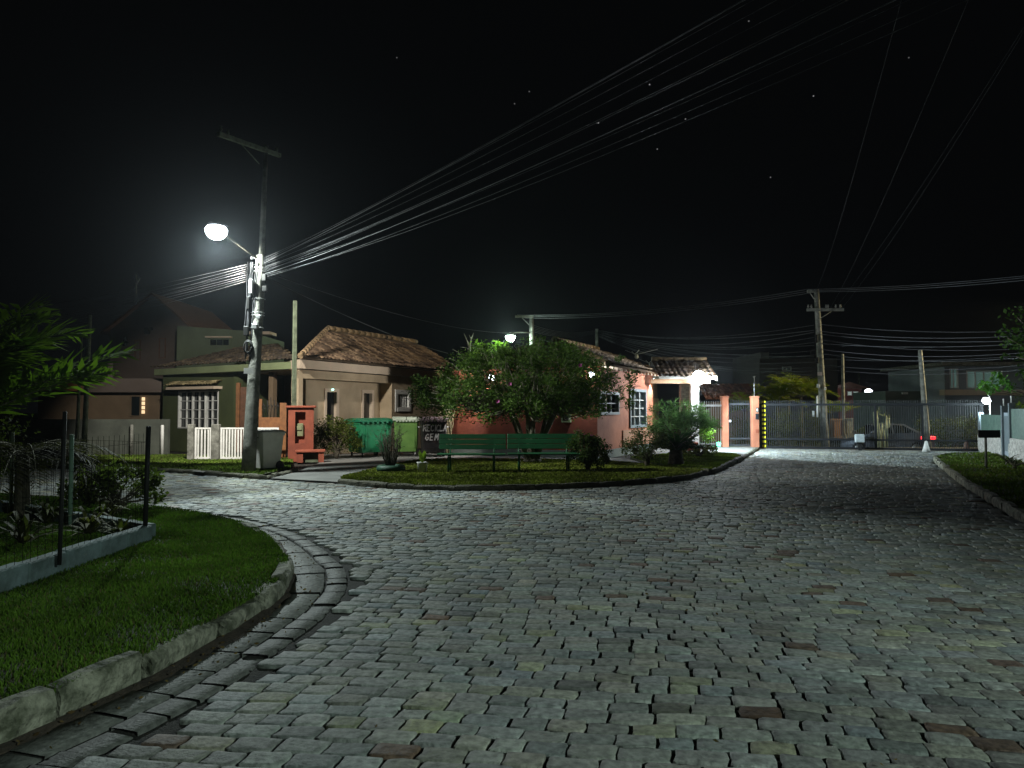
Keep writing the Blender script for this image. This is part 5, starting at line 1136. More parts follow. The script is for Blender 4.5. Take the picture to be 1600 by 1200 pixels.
# ------------------------------------------------------------------ poles
def pole(label, foot, top, r0, r1, m=None, name="utility_pole", n=12, cat="utility pole", group=None, square=False):
    t = thing(name, label, cat, tuple(foot), 0, group); d = Vector(top) - Vector(foot); mb = MB()
    mb.tube([d * (i / 6) for i in range(7)], [r0 + (r1 - r0) * i / 6 for i in range(7)], n=(4 if square else n), smooth=not square); mb.build("shaft", m or M['polec'], t); return t, d
def loc_part(t, mb, name, m, foot):
    mb.v = [(x - foot[0], y - foot[1], z - foot[2]) for x, y, z in mb.v]; return mb.build(name, m, t)
F1 = G(388, 737.5, .09); T1 = P(408, 400, 18.75)
def lamp_pole():
    f = (F1.x, F1.y, .08); t = thing("lamp_pole", "tall weathered concrete pole hung with cables and carrying the brightest street lamp", "utility pole", f)
    mb = MB(); N = 8; pts = [Vector(f).lerp(T1, i / N) for i in range(N + 1)]; mb.tube(pts, [.175 - .045 * i / N for i in range(N + 1)], n=10); loc_part(t, mb, "shaft", M['polec'], f)
    top = P(416, 228, 18.75); mb = MB(); mb.tube([T1 - Vector((0, 0, .6)), T1.lerp(top, .5), top], [.085, .065, .055], n=8); loc_part(t, mb, "upper_shaft", M['polec'], f)
    mb = MB(); a = P(341, 209, 16.9); b = P(437, 243, 19.3); d = (b - a).normalized(); s = Vector((-d.y, d.x, 0)) * .045; u = Vector((0, 0, .05))
    mb.add([a - s - u, a + s - u, a + s + u, a - s + u, b - s - u, b + s - u, b + s + u, b - s + u], [(3, 2, 1, 0), (4, 5, 6, 7), (0, 1, 5, 4), (1, 2, 6, 5), (2, 3, 7, 6), (3, 0, 4, 7)]); mb.tube([P(376, 224, 17.7), P(405, 256, 18.72)], .014, n=5)
    for u_, v_, y_ in ((356, 214, 17.2), (345, 208, 17.0), (414, 236, 18.6), (432, 240, 19.1)): q = P(u_, v_, y_); mb.lathe([(.03, .04), (.045, .09), (.025, .13), (.035, .17)], tuple(q), 8)
    loc_part(t, mb, "crossarm", M['polegreen'], f)
    # lamp arm and head
    L = P(338, 362, 18.0); sh = T1.lerp(Vector(f), .03); mb = MB(); A0 = T1 + Vector((-.05, -.08, -.1)); mb.tube([A0, A0.lerp(L, .35) + Vector((0, 0, .03)), A0.lerp(L, .75) + Vector((0, 0, .06)), L + Vector((.08, .1, .06))], .024, n=8); loc_part(t, mb, "lamp_arm", M['bark'], f)
    mb = MB(); dirn = (L - A0); dirn.z = 0; dirn.normalize(); az = math.atan2(dirn.y, dirn.x); TT = Matrix.Translation(L + Vector((0, 0, .06))) @ Matrix.Rotation(az, 4, 'Z')
    mb.box((-.3, -.11, .09), (.2, .11, .15), TT, bev=.03); head = loc_part(t, mb, "lamp_head", M['gatedark'], f)
    mb = MB(); TT2 = Matrix.Translation(L + Vector((0, 0, .06))) @ Matrix.Rotation(az, 4, 'Z') @ Matrix.Scale(1.08, 4, (1, 0, 0)); mb.lathe([(.0001, -.27), (.1, -.25), (.185, -.19), (.235, -.1), (.245, 0.0), (.2, .07), (.1, .1)], (0, 0, 0), 20, TT2); lens = loc_part(t, mb, "lamp_lens", M['lampw'], f); lens.parent = head  # bowl enlarged so its size takes in the lamp's glare
    # cable bundle down the shaft, plate, coil, boxes
    ax = Vector(T1) - Vector(f); ax.normalize(); at = lambda v: Vector(f).lerp(T1, (738 - v) / (738 - 400.0))
    rd = random.Random(5); mb = MB()
    for k in range(11):
        x = -.16 - .035 * rd.random() * (k % 4) + (.12 if k > 7 else 0); pts = []
        for v in range(412, 575, 14): q = at(v) + Vector((x + rd.uniform(-.018, .018), -.13 + rd.uniform(-.03, .03), 0)); pts.append(q)
        mb.tube(pts[:rd.randint(8, len(pts))], .012, n=5)
    loc_part(t, mb, "cable_bundle", M['wiredark'], f)
    for v, dx, w, h in ((452, -.13, .05, .19), (515, .02, .07, .07), (500, .1, .06, .05)): mb = MB(); q = at(v) + Vector((dx, -.2, 0)); mb.box((q.x - w, q.y - .05, q.z - h), (q.x + w, q.y + .05, q.z + h), bev=.02); loc_part(t, mb, "splice_box", M['metal'], f)
    for v, dx, w, h in ((455, .2, .06, .07), (437, .17, .05, .09), (522, -.2, .06, .12), (478, -.19, .04, .16)): mb = MB(); q = at(v) + Vector((dx, -.16, 0)); mb.box((q.x - w, q.y - .05, q.z - h), (q.x + w, q.y + .05, q.z + h), bev=.015); loc_part(t, mb, "junction_box", M['black'], f)
    mb = MB(); q = at(547) + Vector((-.13, -.2, 0))
    for k in range(5): r = .12 + .01 * k; mb.tube([q + Vector((math.cos(a) * r * .75, .01 * k, math.sin(a) * r * 1.1)) for a in np.linspace(0, 2 * PI, 17)], .009, n=4)
    loc_part(t, mb, "cable_coil", M['black'], f)
    mb = MB()
    for v in (420, 426, 470, 492, 496, 516): c = at(v); mb.tube([c + Vector((math.cos(a) * .165, math.sin(a) * .165, 0)) for a in np.linspace(0, 2 * PI, 15)], .008, n=4)
    loc_part(t, mb, "steel_band", M['metal'], f)
    mb = MB(); q = at(584) + Vector((-.07, -.19, 0)); mb.box((q.x - .12, q.y - .008, q.z - .07), (q.x + .12, q.y, q.z + .07)); pl = loc_part(t, mb, "number_plate", M['white'], f)
    # bracket with insulators on the left
    mb = MB(); c = at(418)
    for k in range(3): q = c + Vector((-.2, -.05, -.12 + k * .17)); mb.tube([c + Vector((0, -.05, q.z - c.z)), q], .015, n=5); mb.lathe([(.03, -.04), (.045, 0), (.03, .04)], tuple(q), 8)
    loc_part(t, mb, "insulator_rack", M['metal'], f)
    return L
LP1 = lamp_pole()
def simple_pole(label, u, y, v_top, wpx0, wpx1, m=None, lean=0, z0=0, vb=None, square=False, name="utility_pole"):
    k = y / 1160 / 2; top = P(u, v_top, y); foot = (top.x + lean, y, z0)
    return pole(label, foot, top, wpx0 * k, wpx1 * k, m, square=square, name=name)[0], foot, top
simple_pole("squared concrete post with a conduit in front of the beige house", 461, 22.6, 470, 9, 6.5, M['polegreen'], square=True)
simple_pole("tall mossy post behind the garden fence", 141, 21.0, 492, 9, 5, M['polegreen'], lean=-.12)
simple_pole("short thin post just beside the tall mossy post", 127.5, 23.0, 527, 6, 3.5, M['polegreen'], lean=-.1)
# lamp pole beyond the big tree
pt, pf, ptop = simple_pole("street lamp pole rising behind the spreading tree with a greenish lamp", 830.5, 44.0, 493, 9, 6.5)
mb = MB(); a = P(805, 493, 43.4); b = P(831, 500, 44); mb.box((a.x, 43.85, a.z - .06), (b.x, 43.99, a.z + .06)); mb.tube([P(815, 496, 43.9), P(829, 510, 43.95)], .025, n=5); mb.tube([P(829, 520, 43.9), P(812, 519, 43.4), P(800, 520, 43)], .035, n=6); loc_part(pt, mb, "crossarm", M['polec'], pf)
LP2 = P(797.5, 525, 43.0); mb = MB(); mb.lathe([(.05, .2), (.2, .13), (.24, .02)], tuple(LP2), 14); hd = loc_part(pt, mb, "lamp_head", M['metal'], pf); mb = MB(); mb.lathe([(.0001, -.32), (.15, -.29), (.26, -.16), (.3, -.02), (.24, .01)], tuple(LP2), 18); ln = loc_part(pt, mb, "lamp_lens", M['lampg'], pf); ln.parent = hd  # lens widened to include the glow around it
def lit_sprig():
    rd = random.Random(31); b = P(765, 560, 41.0); loc = (b.x, 41.0, 0); cs = np.array([(rd.uniform(-1.1, 1.0), rd.uniform(-.4, .4), b.z + rd.uniform(-.5, .75)) for _ in range(34)])
    tree("sapling", "bright yellow green sapling lit by the lamp behind the spreading tree", "tree", loc, cs, .3, 26, .2, (.12, .2, .03), (.22, .32, .06), [(0, 0, 0), (.05, 0, 2), (0, 0, b.z - .6)], [.08, .06, .05], r0=.03, asp=.6)
    t = thing("bare_tree", "small leafless forked tree beside the lit sapling", "tree", (P(734, 560, 41).x, 41.4, 0)); m = MB(); q = lambda u, v: P(u, v, 41.4) - Vector((P(734, 560, 41).x, 41.4, 0))
    m.tube([q(735, 640), q(735, 580), q(734, 545), q(731, 535), q(725, 521)], [.07, .06, .05, .035, .015], n=6); m.tube([q(734, 545), q(736, 530), q(740, 520)], [.04, .03, .012], n=5); m.tube([q(736, 530), q(733, 523)], [.02, .01], n=4); m.build("trunk", M['palebark'], t)
lit_sprig()
p3, f3, t3 = simple_pole("distant pale pole rising over the guardhouse roof", 932.5, 52.0, 514, 6, 5)
# pole just outside the gate
p4, f4, t4 = simple_pole("concrete pole with crossarms standing just outside the sliding gate", 1275.5, 33.0, 452, 13, 7.5, lean=.3, z0=-.25)
mb = MB(); a = P(1261, 484, 32.8); b = P(1318, 484, 32.8); mb.box((a.x, 32.75, a.z - .06), (b.x, 32.86, a.z + .06)); mb.tube([P(1278, 500, 32.85), P(1300, 486, 32.8)], .02, n=5); mb.box((P(1262, 455, 32.8).x, 32.8, P(1262, 457, 32.8).z), (P(1276, 455, 32.8).x, 32.9, P(1262, 453, 32.8).z))
mb.tube([P(1266, 458, 32.85), P(1274, 470, 32.85)], .02, n=5)
for u in (1263, 1268, 1291, 1294, 1306, 1313): q = P(u, 481, 32.8); mb.lathe([(.03, 0), (.05, .05), (.03, .1), (.04, .14)], tuple(q), 8)
loc_part(p4, mb, "crossarm", M['polec'], f4)
mb = MB(); q = P(1281, 584, 32.75); mb.box((q.x - .1, q.y - .02, q.z - .08), (q.x + .1, q.y, q.z + .08)); loc_part(p4, mb, "number_plate", mat("pink_white_plate", (.7, .55, .5), None, 30, .5), f4)
mb = MB(); q = P(1278, 603, 32.72); mb.box((q.x - .07, q.y - .1, q.z - .08), (q.x + .06, q.y, q.z + .09), bev=.02); q = P(1289, 607, 32.72); mb.box((q.x - .04, q.y - .08, q.z - .06), (q.x + .04, q.y, q.z + .06), bev=.02); mb.tube([P(1277, 618, 32.7), P(1277, 652, 32.7)], .04, n=6); mb.box((P(1269, 650, 32.7).x, 32.66, P(1269, 651, 32.7).z), (P(1272.5, 650, 32.7).x, 32.72, P(1270, 642, 32.7).z)); loc_part(p4, mb, "meter_box", M['white'], f4)
mb = MB(); q = P(1271, 551, 32.75)
for k in range(3): mb.tube([q + Vector((math.cos(a_) * .12, .01 * k, math.sin(a_) * .15)) for a_ in np.linspace(0, 2 * PI, 13)], .01, n=4)
q = P(1278, 530, 32.8); mb.box((q.x - .14, q.y - .06, q.z - .16), (q.x - .02, q.y, q.z + .2), bev=.02); q = P(1276, 562, 32.8); mb.box((q.x - .06, q.y - .06, q.z - .16), (q.x + .08, q.y, q.z + .1), bev=.02); loc_part(p4, mb, "cable_coil", M['black'], f4)
simple_pole("thin service pole beyond the gate near the lit house", 1316.5, 35.5, 553, 6, 4, z0=-.45)
simple_pole("plain grey pole leaning slightly beyond the sliding gate", 1437.5, 32.5, 547, 10, 6, lean=.28, z0=-.25)
simple_pole("dim far pole by the white house lamp", 1342, 60, 583, 3.5, 3, z0=-.45, m=M['polegreen'])
# pole and lamp behind the viewpoint: the cables overhead run to it
p9, f9 = thing("lamp_pole", "street lamp pole behind the viewpoint where the overhead cables end", "utility pole", (12.4, -8.2, 0)), (12.4, -8.2, 0)
mb = MB(); mb.tube([(0, 0, 0), (0, 0, 4), (0, 0, 8.2)], [.17, .14, .1], n=12); mb.build("shaft", M['polec'], p9); mb = MB(); mb.tube([(0, 0, 5.8), (-.8, .6, 6.3), (-1.5, 1.1, 6.35)], .03, n=8); mb.build("lamp_arm", M['metal'], p9)
mb = MB(); mb.box((-1.75, .95, 6.33), (-1.3, 1.25, 6.42), bev=.03); hd = mb.build("lamp_head", M['metal'], p9); mb = MB(); mb.lathe([(.0001, -.1), (.1, -.08), (.15, 0)], (-1.55, 1.1, 6.33), 16); mb.build("lamp_lens", M['lampg'], hd)
LP9 = Vector((12.4 - 1.55, -8.2 + 1.1, 6.15))

# ------------------------------------------------------------------ cables
def cable(label, a, b, sag, r=.008, m=None, group=None, N=28, name="overhead_cable"):
    a, b = Vector(a), Vector(b); pts = [a.lerp(b, i / N) - Vector((0, 0, sag * 4 * (i / N) * (1 - i / N))) for i in range(N + 1)]
    mb = MB(); loc = a; mb.tube([p - a for p in pts], r, n=5); return tag(mb.build(name, m or M['wire'], loc=tuple(a)), label, "cable", group)
rd = random.Random(21)
end = Vector((12.4, -8.2, 5.6))
g1 = "cables strung from the near pole over the road"
for k in range(13):
    z0 = 404 + k * 2.4 + rd.uniform(-1, 1); a = P(411 + rd.uniform(-1, 2), z0, 18.7); b = end + Vector((rd.uniform(-.1, .1), 0, .55 - k * .062)); 
    cable("thin cable of the bundle running from the near lamp pole over the road", a, b, rd.uniform(.25, .75) + k * .012, r=rd.choice([.0016, .0022, .003, .005]), group=g1)
g2 = "cables running from the near pole to the dark houses"
for k in range(9):
    a = P(391, 412 + k * 3.2, 18.7); b = Vector((-34 + rd.uniform(-.5, .5), 33, 6.1 - k * .16)); cable("thin cable of the bundle leaving the near pole towards the dark gabled house", a, b, rd.uniform(.7, 1.2), r=rd.choice([.003, .004, .005]), group=g2)
cable("single cable dropping from the near pole behind the beige roof", P(414, 432, 18.75), P(700, 552, 36), .2, r=.012, m=M['wiredark'])
cable("faint long cable from the near pole to the far street lamp", P(414, 425, 18.75), P(828, 520, 44), .5, r=.01, m=M['wiredark'])
for k, (va, vb, vc) in enumerate(((492, 452, 421), (494, 454, 424), (497, 456, 428))):
    g = "high cables between the lamp behind the tree and the gate pole"; a = P(808 + k * 6, va, 43.6); b = P(1262 + k * 7, vb, 32.8); c = P(1600, vc, 27.0); d = c + (c - b) * .6
    cable("high cable from the lamp behind the tree to the gate pole", a, b, .35, r=.012, group=g); cable("high cable running on from the gate pole out of view", b, d, .25, r=.012, group="high cables beyond the gate pole")
for (u0, v0, u1, v1) in ((1277, 450, 1313, 325), (1297, 482, 1370, 315), (1305, 482, 1470, 225), (1316, 481, 1440, 285)):
    a = P(u0, v0, 32.8); b = P(u1, v1, 17.5); b = a + (b - a) * 1.7; cable("cable climbing from the gate pole crossarm overhead", a, b, .3, r=.0014, m=M['wiredark'], group="cables climbing from the gate pole crossarm")
for k in range(14):
    a = P(936, 516 + k * .8, 52); v1 = 508 + k * 6.4 + rd.uniform(-2, 2); b = P(1272, v1, 32.9); cable("low cable from the distant pale pole to the gate pole", a, b, .35 + rd.uniform(0, .5), r=rd.choice([.01, .013, .016]), group="low cables between the distant pale pole and the gate pole")
for k in range(10):
    v1 = 508 + k * 7.5 + rd.uniform(-2, 2); a = P(1280, v1, 32.9); b = P(1600, v1 - 10 + rd.uniform(-4, 3) + (k - 4) * -1.3, 26); b = a + (b - a) * 1.5; cable("low cable running from the gate pole past the dim house", a, b, .25 + rd.uniform(0, .3), r=rd.choice([.008, .01, .012]), group="low cables beyond the gate pole", m=M['wiredark'] if k % 2 else M['wire'])
for k in range(5):
    a = P(833, 508 + k * 2.5, 44); b = P(931, 516 + k * 1.2, 52); cable("short cable between the two far poles over the trees", a, b, .3, r=.014, group="cables between the two far poles", m=M['wiredark'])
for (u, v, lab) in ((994, 554, "white looped cable clamp hanging over the guardhouse roof"), (1016, 568, "larger white forked cable clamp just above the porch ridge")):
    q = P(u, v, 34); m = MB(); m.tube([q + Vector((-.2, 0, .14)), q + Vector((-.08, 0, .02)), q + Vector((.05, 0, .1)), q + Vector((.14, 0, .22))], .02, n=5); m.lathe([(.03, -.12), (.09, -.05), (.07, .08), (.03, .1)], tuple(q + Vector((.02, 0, -.08))), 8); m.tube([q + Vector((-.5, 0, .2)), q, q + Vector((1.0, 0, .25))], .009, n=4)
    m.v = [(x - q.x, y - q.y, z - q.z) for x, y, z in m.v]; tag(m.build("cable_clamp", M['white'], loc=tuple(q)), lab, "cable clamp")

# ------------------------------------------------------------------ beyond the gate
def car():
    yc = 34.3; x0 = P(1300, 690, yc).x; x1 = P(1446, 690, yc).x; L = x1 - x0; z0 = -.46
    t = thing("parked_car", "silver blue saloon parked across the street outside the gate", "car", (x0, yc, z0)); s = L / 4.4
    W = .86
    prof = [(0.02, .32), (.0, .5), (.06, .66), (.25, .76), (1.15, .92), (1.3, .95), (2.0, 1.36), (2.4, 1.43), (3.0, 1.42), (3.75, 1.02), (4.25, .96), (4.37, .85), (4.4, .55), (4.36, .3)]
    bot = [(4.0, .22), (3.85, .3), (3.72, .52), (3.5, .62), (3.28, .52), (3.15, .3), (3.1, .22), (1.3, .22), (1.22, .35), (1.1, .54), (.88, .62), (.66, .54), (.53, .35), (.48, .24)]
    full = [(a * s, b) for a, b in prof + bot]; n = len(full)
    def wid(x, z): return W * (1 - .16 * max(0, (z - .9) / .5)) - .12 * (max(0, .5 - x / s) ** 2 + max(0, x / s - 3.9) ** 2) * 2
    m = MB(); vs = [(x, -wid(x, z), z) for x, z in full] + [(x, wid(x, z), z) for x, z in full]
    m.add(vs, [tuple(range(n)), tuple(range(2 * n - 1, n - 1, -1))] + [((k + 1) % n, k, n + k, n + (k + 1) % n) for k in range(n)]); m.build("body", M['carpaint'], t)
    g = MB()
    for poly in ([(1.5, .98), (2.02, 1.3), (2.4, 1.36), (2.42, .99)], [(2.52, .99), (2.5, 1.36), (2.98, 1.34), (3.5, 1.03)]):
        for sd in (-1, 1):
            y = [sd * (wid(a, b) + .006) for a, b in poly]; vs = [(a * s, yy, b) for (a, b), yy in zip(poly, y)]; vs += [(a, b - sd * .02, c) for a, b, c in vs]; k = len(poly); g.add(vs, [tuple(range(k)), tuple(range(2 * k - 1, k - 1, -1))] + [(i, k + i, k + (i + 1) % k, (i + 1) % k) for i in range(k)])
    g.build("side_window", M['glass'], t)
    ws = MB(); ws.add([(1.33 * s, -.68, .98), (1.33 * s, .68, .98), (1.97 * s, .6, 1.355), (1.97 * s, -.6, 1.355), (1.34 * s, -.68, .96), (1.34 * s, .68, .96), (1.98 * s, .6, 1.33), (1.98 * s, -.6, 1.33)], [(0, 3, 2, 1), (4, 5, 6, 7), (0, 1, 5, 4), (2, 3, 7, 6), (1, 2, 6, 5), (3, 0, 4, 7)]); ws.build("windscreen", M['glass'], t)
    for x in (.88, 3.5):
        for sd in (-1, 1):
            q = Matrix.Translation((x * s, sd * .74, .31)) @ Matrix.Rotation(PI / 2, 4, 'X'); a = MB(); a.lathe([(.24, -.1), (.31, -.08), (.31, .08), (.24, .1)], (0, 0, 0), 22, q); w = a.build("wheel", M['rubber'], t)
            a = MB(); a.lathe([(.05, -.11), (.2, -.105), (.2, .105), (.05, .11)], (0, 0, 0), 16, q); a.build("rim", M['metal'], w)
    for sd in (-1, 1):
        a = MB(); y0, y1 = sorted((sd * .5, sd * .845)); a.box((3.78 * s, y0, .74), (4.39 * s, y1 + (.03 if sd > 0 else 0), .87), bev=.02) if sd > 0 else a.box((3.7 * s, y0 - .035, .72), (4.385 * s, y1, .86), bev=.02); a.build("tail_light", M['glowred'], t)
        a = MB(); a.box((.0, y0 * .95, .6), (.2 * s, y1 * .95, .7), bev=.02); a.build("headlight", M['glass'], t)
        a = MB(); a.box((1.4 * s, sd * .86 - .07, .98), (1.52 * s, sd * .86 + .07, 1.08), bev=.02); a.build("wing_mirror", M['carpaint'], t)
    a = MB(); a.box((3.0 * s, -.872, .66), (3.15 * s, -.862, .69)); a.box((2.1 * s, -.872, .8), (2.25 * s, -.862, .83)); a.build("door_handle", M['metal'], t)
car()
# palms and shrubs beyond
for (u, y, h, nf, L, lab) in ((1163, 36, 1.5, 11, 1.5, "arching palm rising behind the pedestrian gate"), (1215, 37, 1.9, 13, 1.7, "dense yellow green palm behind the sliding gate"), (1252, 36.5, 2.2, 14, 1.7, "tallest lit palm just beside the gate pole"), (1300, 38, 1.4, 10, 1.4, "smaller palm on the far side of the gate pole"), (1232, 39, 2.3, 12, 1.7, "palm set back between the two taller palms")):
    p = P(u, 640, y); palm("areca_palm", lab, "palm", (p.x, y, -.5), h + .5, nf + 8, L - .05, .5, 30, .03, (.1, .15, .012), (.26, .27, .03), trunk_r=.07, curve=((.35, 1.5), (-1.0, .3)), group="palms beyond the gate")
def gate_hedge():
    rd = random.Random(2); cs = np.array([(rd.uniform(-1.55, 1.35), rd.uniform(-.3, .5), rd.uniform(.15, 1.75)) for _ in range(90)]); p = P(1240, 640, 33.4)
    t = thing("street_hedge", "dark hedge with glinting leaves behind the sliding gate bars", "hedge", (p.x, 33.6, -.3)); foliage("foliage", t, clumps(cs, .34, 110), .07, (.03, .045, .01), (.13, .12, .03)); m = MB(); branches(m, (0, 0, 0), cs[::5], r0=.03, n=4); m.build("stem", M['bark'], t)
    cs = np.array([(rd.uniform(-.5, .6), rd.uniform(-.2, .3), rd.uniform(.15, 1.45)) for _ in range(36)]); p = P(1160, 640, 32.6)
    t = thing("street_hedge", "leafy shrub seen through the pedestrian gate", "hedge", (p.x, 32.6, -.3)); foliage("foliage", t, clumps(cs, .3, 90), .07, (.04, .05, .015), (.14, .13, .04)); m = MB(); branches(m, (0, 0, 0), cs[::4], r0=.025, n=4); m.build("stem", M['bark'], t)
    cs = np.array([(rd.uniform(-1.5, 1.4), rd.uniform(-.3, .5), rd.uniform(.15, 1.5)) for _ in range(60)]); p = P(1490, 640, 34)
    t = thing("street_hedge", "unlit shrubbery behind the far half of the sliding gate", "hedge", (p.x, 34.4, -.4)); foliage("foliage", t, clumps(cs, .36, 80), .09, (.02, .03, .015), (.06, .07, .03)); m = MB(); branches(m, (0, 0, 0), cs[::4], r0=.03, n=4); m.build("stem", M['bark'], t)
gate_hedge()
for (u, y, vt, w, lab, mm) in ((1305.5, 35.2, 656, 12, "stubby rust coloured post outside the gate", 'postred'), (1325, 35.6, 655, 11, "stubby grey post beside the rust coloured one", 'polec')):
    p = P(u, vt, y); r = w / 1160 * y / 2; m = MB(); m.box((-r, -r, 0), (r, r, p.z + .45), bev=.02); m.box((-r - .03, -r - .03, p.z + .45), (r + .03, r + .03, p.z + .5), bev=.01); tag(m.build("street_post", M[mm], loc=(p.x, y, -.46)), lab, "post")
def cactus():
    p = P(1377, 690, 33.2); t = thing("tall_cactus", "cluster of pale cactus stems with a spiky crown outside the gate", "cactus", (p.x, 33.2, -.33)); m = MB(); rd = random.Random(8)
    for k in range(7): x = -.26 + k * .09 + rd.uniform(-.02, .02); h = rd.uniform(1.3, 1.85); m.tube([(x, rd.uniform(-.1, .1), 0), (x + rd.uniform(-.05, .05), 0, h * .5), (x + rd.uniform(-.06, .06), 0, h)], [.04, .045, .035], n=6)
    m.tube([(.2, 0, 1.0), (.38, 0, 1.2), (.36, 0, 1.55)], [.035, .04, .03], n=6); m.build("stem", mat("pale_cactus", (.32, .33, .2), (.18, .2, .11), 12, .7), t)
    V = []; Fq = []
    for c in ((-.1, 0, 1.8), (.12, 0, 1.65), (.36, 0, 1.5)):
        for k in range(12): a = rd.uniform(0, 2 * PI); el = rd.uniform(.1, 1.3); d = Vector((math.cos(a) * math.cos(el), math.sin(a) * math.cos(el), math.sin(el))); s = d.orthogonal().normalized() * .02; n = len(V); c_ = Vector(c); V += [c_ - s, c_ + s, c_ + d * rd.uniform(.2, .36)]; Fq.append((n, n + 1, n + 2))
    npmesh("spiny_leaf", np.array([tuple(v) for v in V]), [np.array(Fq)], M['leaf'], parent=t, col=np.array([(.25, .28, .16)] * len(V)))
cactus()
def far_houses():
    # reddish house with lit windows
    Y = 58; a = P(1303, 690, Y); b = P(1347, 690, Y); h = thing("reddish_house", "small far reddish house with two lit windows and a bright outdoor lamp", "house", (0, 0, 0)); zt = P(1320, 607, Y).z
    MB().box((a.x, Y, -.5), (b.x, Y + 5, zt)).build("wall", mat("dull_red_wall", (.22, .08, .06), None, 1, .9), h); m = MB(); xm = (a.x + b.x) / 2; m.extr([(a.x - .6, zt), (b.x + .6, zt), (xm, P(1330, 597, Y).z)], Y - .4, Y + 5.4); m.build("roof", M['wooddark'], h)
    for ua, ub in ((1324, 1331), (1333, 1341)):
        p = P(ua, 618, Y - .02); q = P(ub, 611.5, Y - .02); window_part(h, wallframe((p.x, Y - .01), (q.x, Y - .01)), 0, q.x - p.x, p.z, q.z, M['white'], fw=.04, nx=3, nz=1, back=0, proud=.03, glass=M['glowpale'])
    q = P(1357, 612, 55); m = MB(); m.lathe([(.1, -.18), (.24, -.1), (.26, .08), (.1, .2)], tuple(q), 14); m.build("outdoor_lamp", M['lampc'], h); m = MB(); m.tube([(q.x, q.y + .1, -.5), (q.x, q.y + .1, q.z)], .04, n=6); m.build("lamp_post", M['polec'], h)
    # dark block behind palms
    Y = 50; h = thing("dark_block", "unlit two storey block behind the palms", "house", (0, 0, 0)); a = P(1188, 690, Y); b = P(1310, 690, Y); MB().box((a.x, Y, -.5), (b.x, Y + 6, P(1200, 560, Y).z)).build("wall", mat("dim_grey_wall", (.12, .11, .11), None, .5, .9), h)
    MB().box((a.x, Y - .2, P(1200, 560, Y).z), (P(1200, 560, Y).x, Y + 6, P(1200, 553, Y).z + .1)).build("water_tank_tower", mat("dim_grey_tower", (.14, .13, .13), None, .5, .9), h)
    p = P(1222, 579, Y); q = P(1236, 573, Y); window_part(h, wallframe((p.x, Y - .01), (q.x, Y - .01)), 0, q.x - p.x, p.z, q.z, M['white'], fw=.05, nx=2, nz=1, back=0, proud=.05)
    # reddish roofs behind pedestrian gate
    Y = 46; h = thing("red_roofed_house", "low far house with a dull red tiled roof behind the pedestrian gate", "house", (0, 0, 0)); a = P(1112, 690, Y); b = P(1178, 690, Y); MB().box((a.x, Y, -.5), (b.x, Y + 5, P(1140, 628, Y).z)).build("wall", M['brown'], h)
    slope_tiles((a.x - .4, Y - .4), (b.x + .4, Y - .4), (0, 1), math.radians(24), 3.0, "roof", h, P(1140, 626, Y).z, c1=(.2, .07, .05), c2=(.3, .12, .08))
    # right pale house
    Y = 40; h = thing("pale_house", "pale two storey house with wide glazed upper windows at the edge of view", "house", (0, 0, 0)); zt = P(1500, 572, Y).z; a = P(1478, 690, Y); b = P(1640, 690, Y); zf = P(1500, 609, Y).z
    hl = []
    for ua, ub, va, vb in ((1510, 1566, 579, 607), (1484, 1497, 575, 607)): p = P(ua, vb, Y); q = P(ub, va, Y); hl.append((p.x - a.x, q.x - a.x, p.z + .5, q.z + .5))
    m = MB(); wall_with_holes(m, wallframe((a.x, Y), (b.x, Y)) @ Matrix.Translation((0, 0, -.5)), b.x - a.x, 0, zt + .5, hl, th=.25); m.box((a.x, Y + .25, -.5), (a.x + .25, Y + 6, zt)); m.build("wall", mat("grey_blue_wall", (.3, .33, .36), (.2, .23, .25), .6, .9), h)
    MB().box((a.x - .3, Y - .5, zf - .3), (b.x, Y - .0, zf)).build("balcony_slab", M['beigel'], h); MB().box((a.x - .5, Y - .7, zt), (b.x, Y + 6, zt + .18)).build("roof_slab", M['polec'], h)
    for i, (x0, x1, z0, z1) in enumerate(hl): window_part(h, wallframe((a.x, Y), (b.x, Y)), x0, x1, z0 - .5, z1 - .5, M['white'], fw=.06, nx=(4 if i == 0 else 2), nz=1, back=.1, bar=.05, glass=M['glowteal'])
    a2 = P(1385, 690, 42); b2 = P(1478, 690, 42); MB().box((a2.x, 42, -.5), (b2.x, 46, P(1400, 611, 42).z)).build("annex_wall", mat("grey_annex", (.18, .22, .2), (.12, .15, .14), .8, .9), h)
    p = P(1410, 616, 41.9); q = P(1418, 613, 41.9); MB().box((p.x, 41.85, p.z), (q.x, 41.99, q.z)).build("annex_sign", M['white'], h)
far_houses()
# lamp on slim post at the gate end
LP8 = P(1540, 625, 27.3); t = thing("wall_lamp_post", "slim white lamp post at the far end of the sliding gate", "lamp", (LP8.x + .15, 27.3, 0)); o = (LP8.x + .15, 27.3, 0)
mb = MB(); mb.tube([(0, 0, 0), (0, 0, LP8.z + .12), (-.08, 0, LP8.z + .22)], .02, n=6); mb.build("post", M['white'], t); mb = MB(); mb.box((-.24, -.06, LP8.z + .06), (-.04, .06, LP8.z + .11), bev=.02); hd = mb.build("lamp_head", M['white'], t)
mb = MB(); mb.lathe([(.0001, -.13), (.09, -.1), (.15, -.01), (.1, .09), (.03, .1)], (-.15, -.04, LP8.z - .03), 14); mb.build("lamp_lens", M['lampc'], hd)

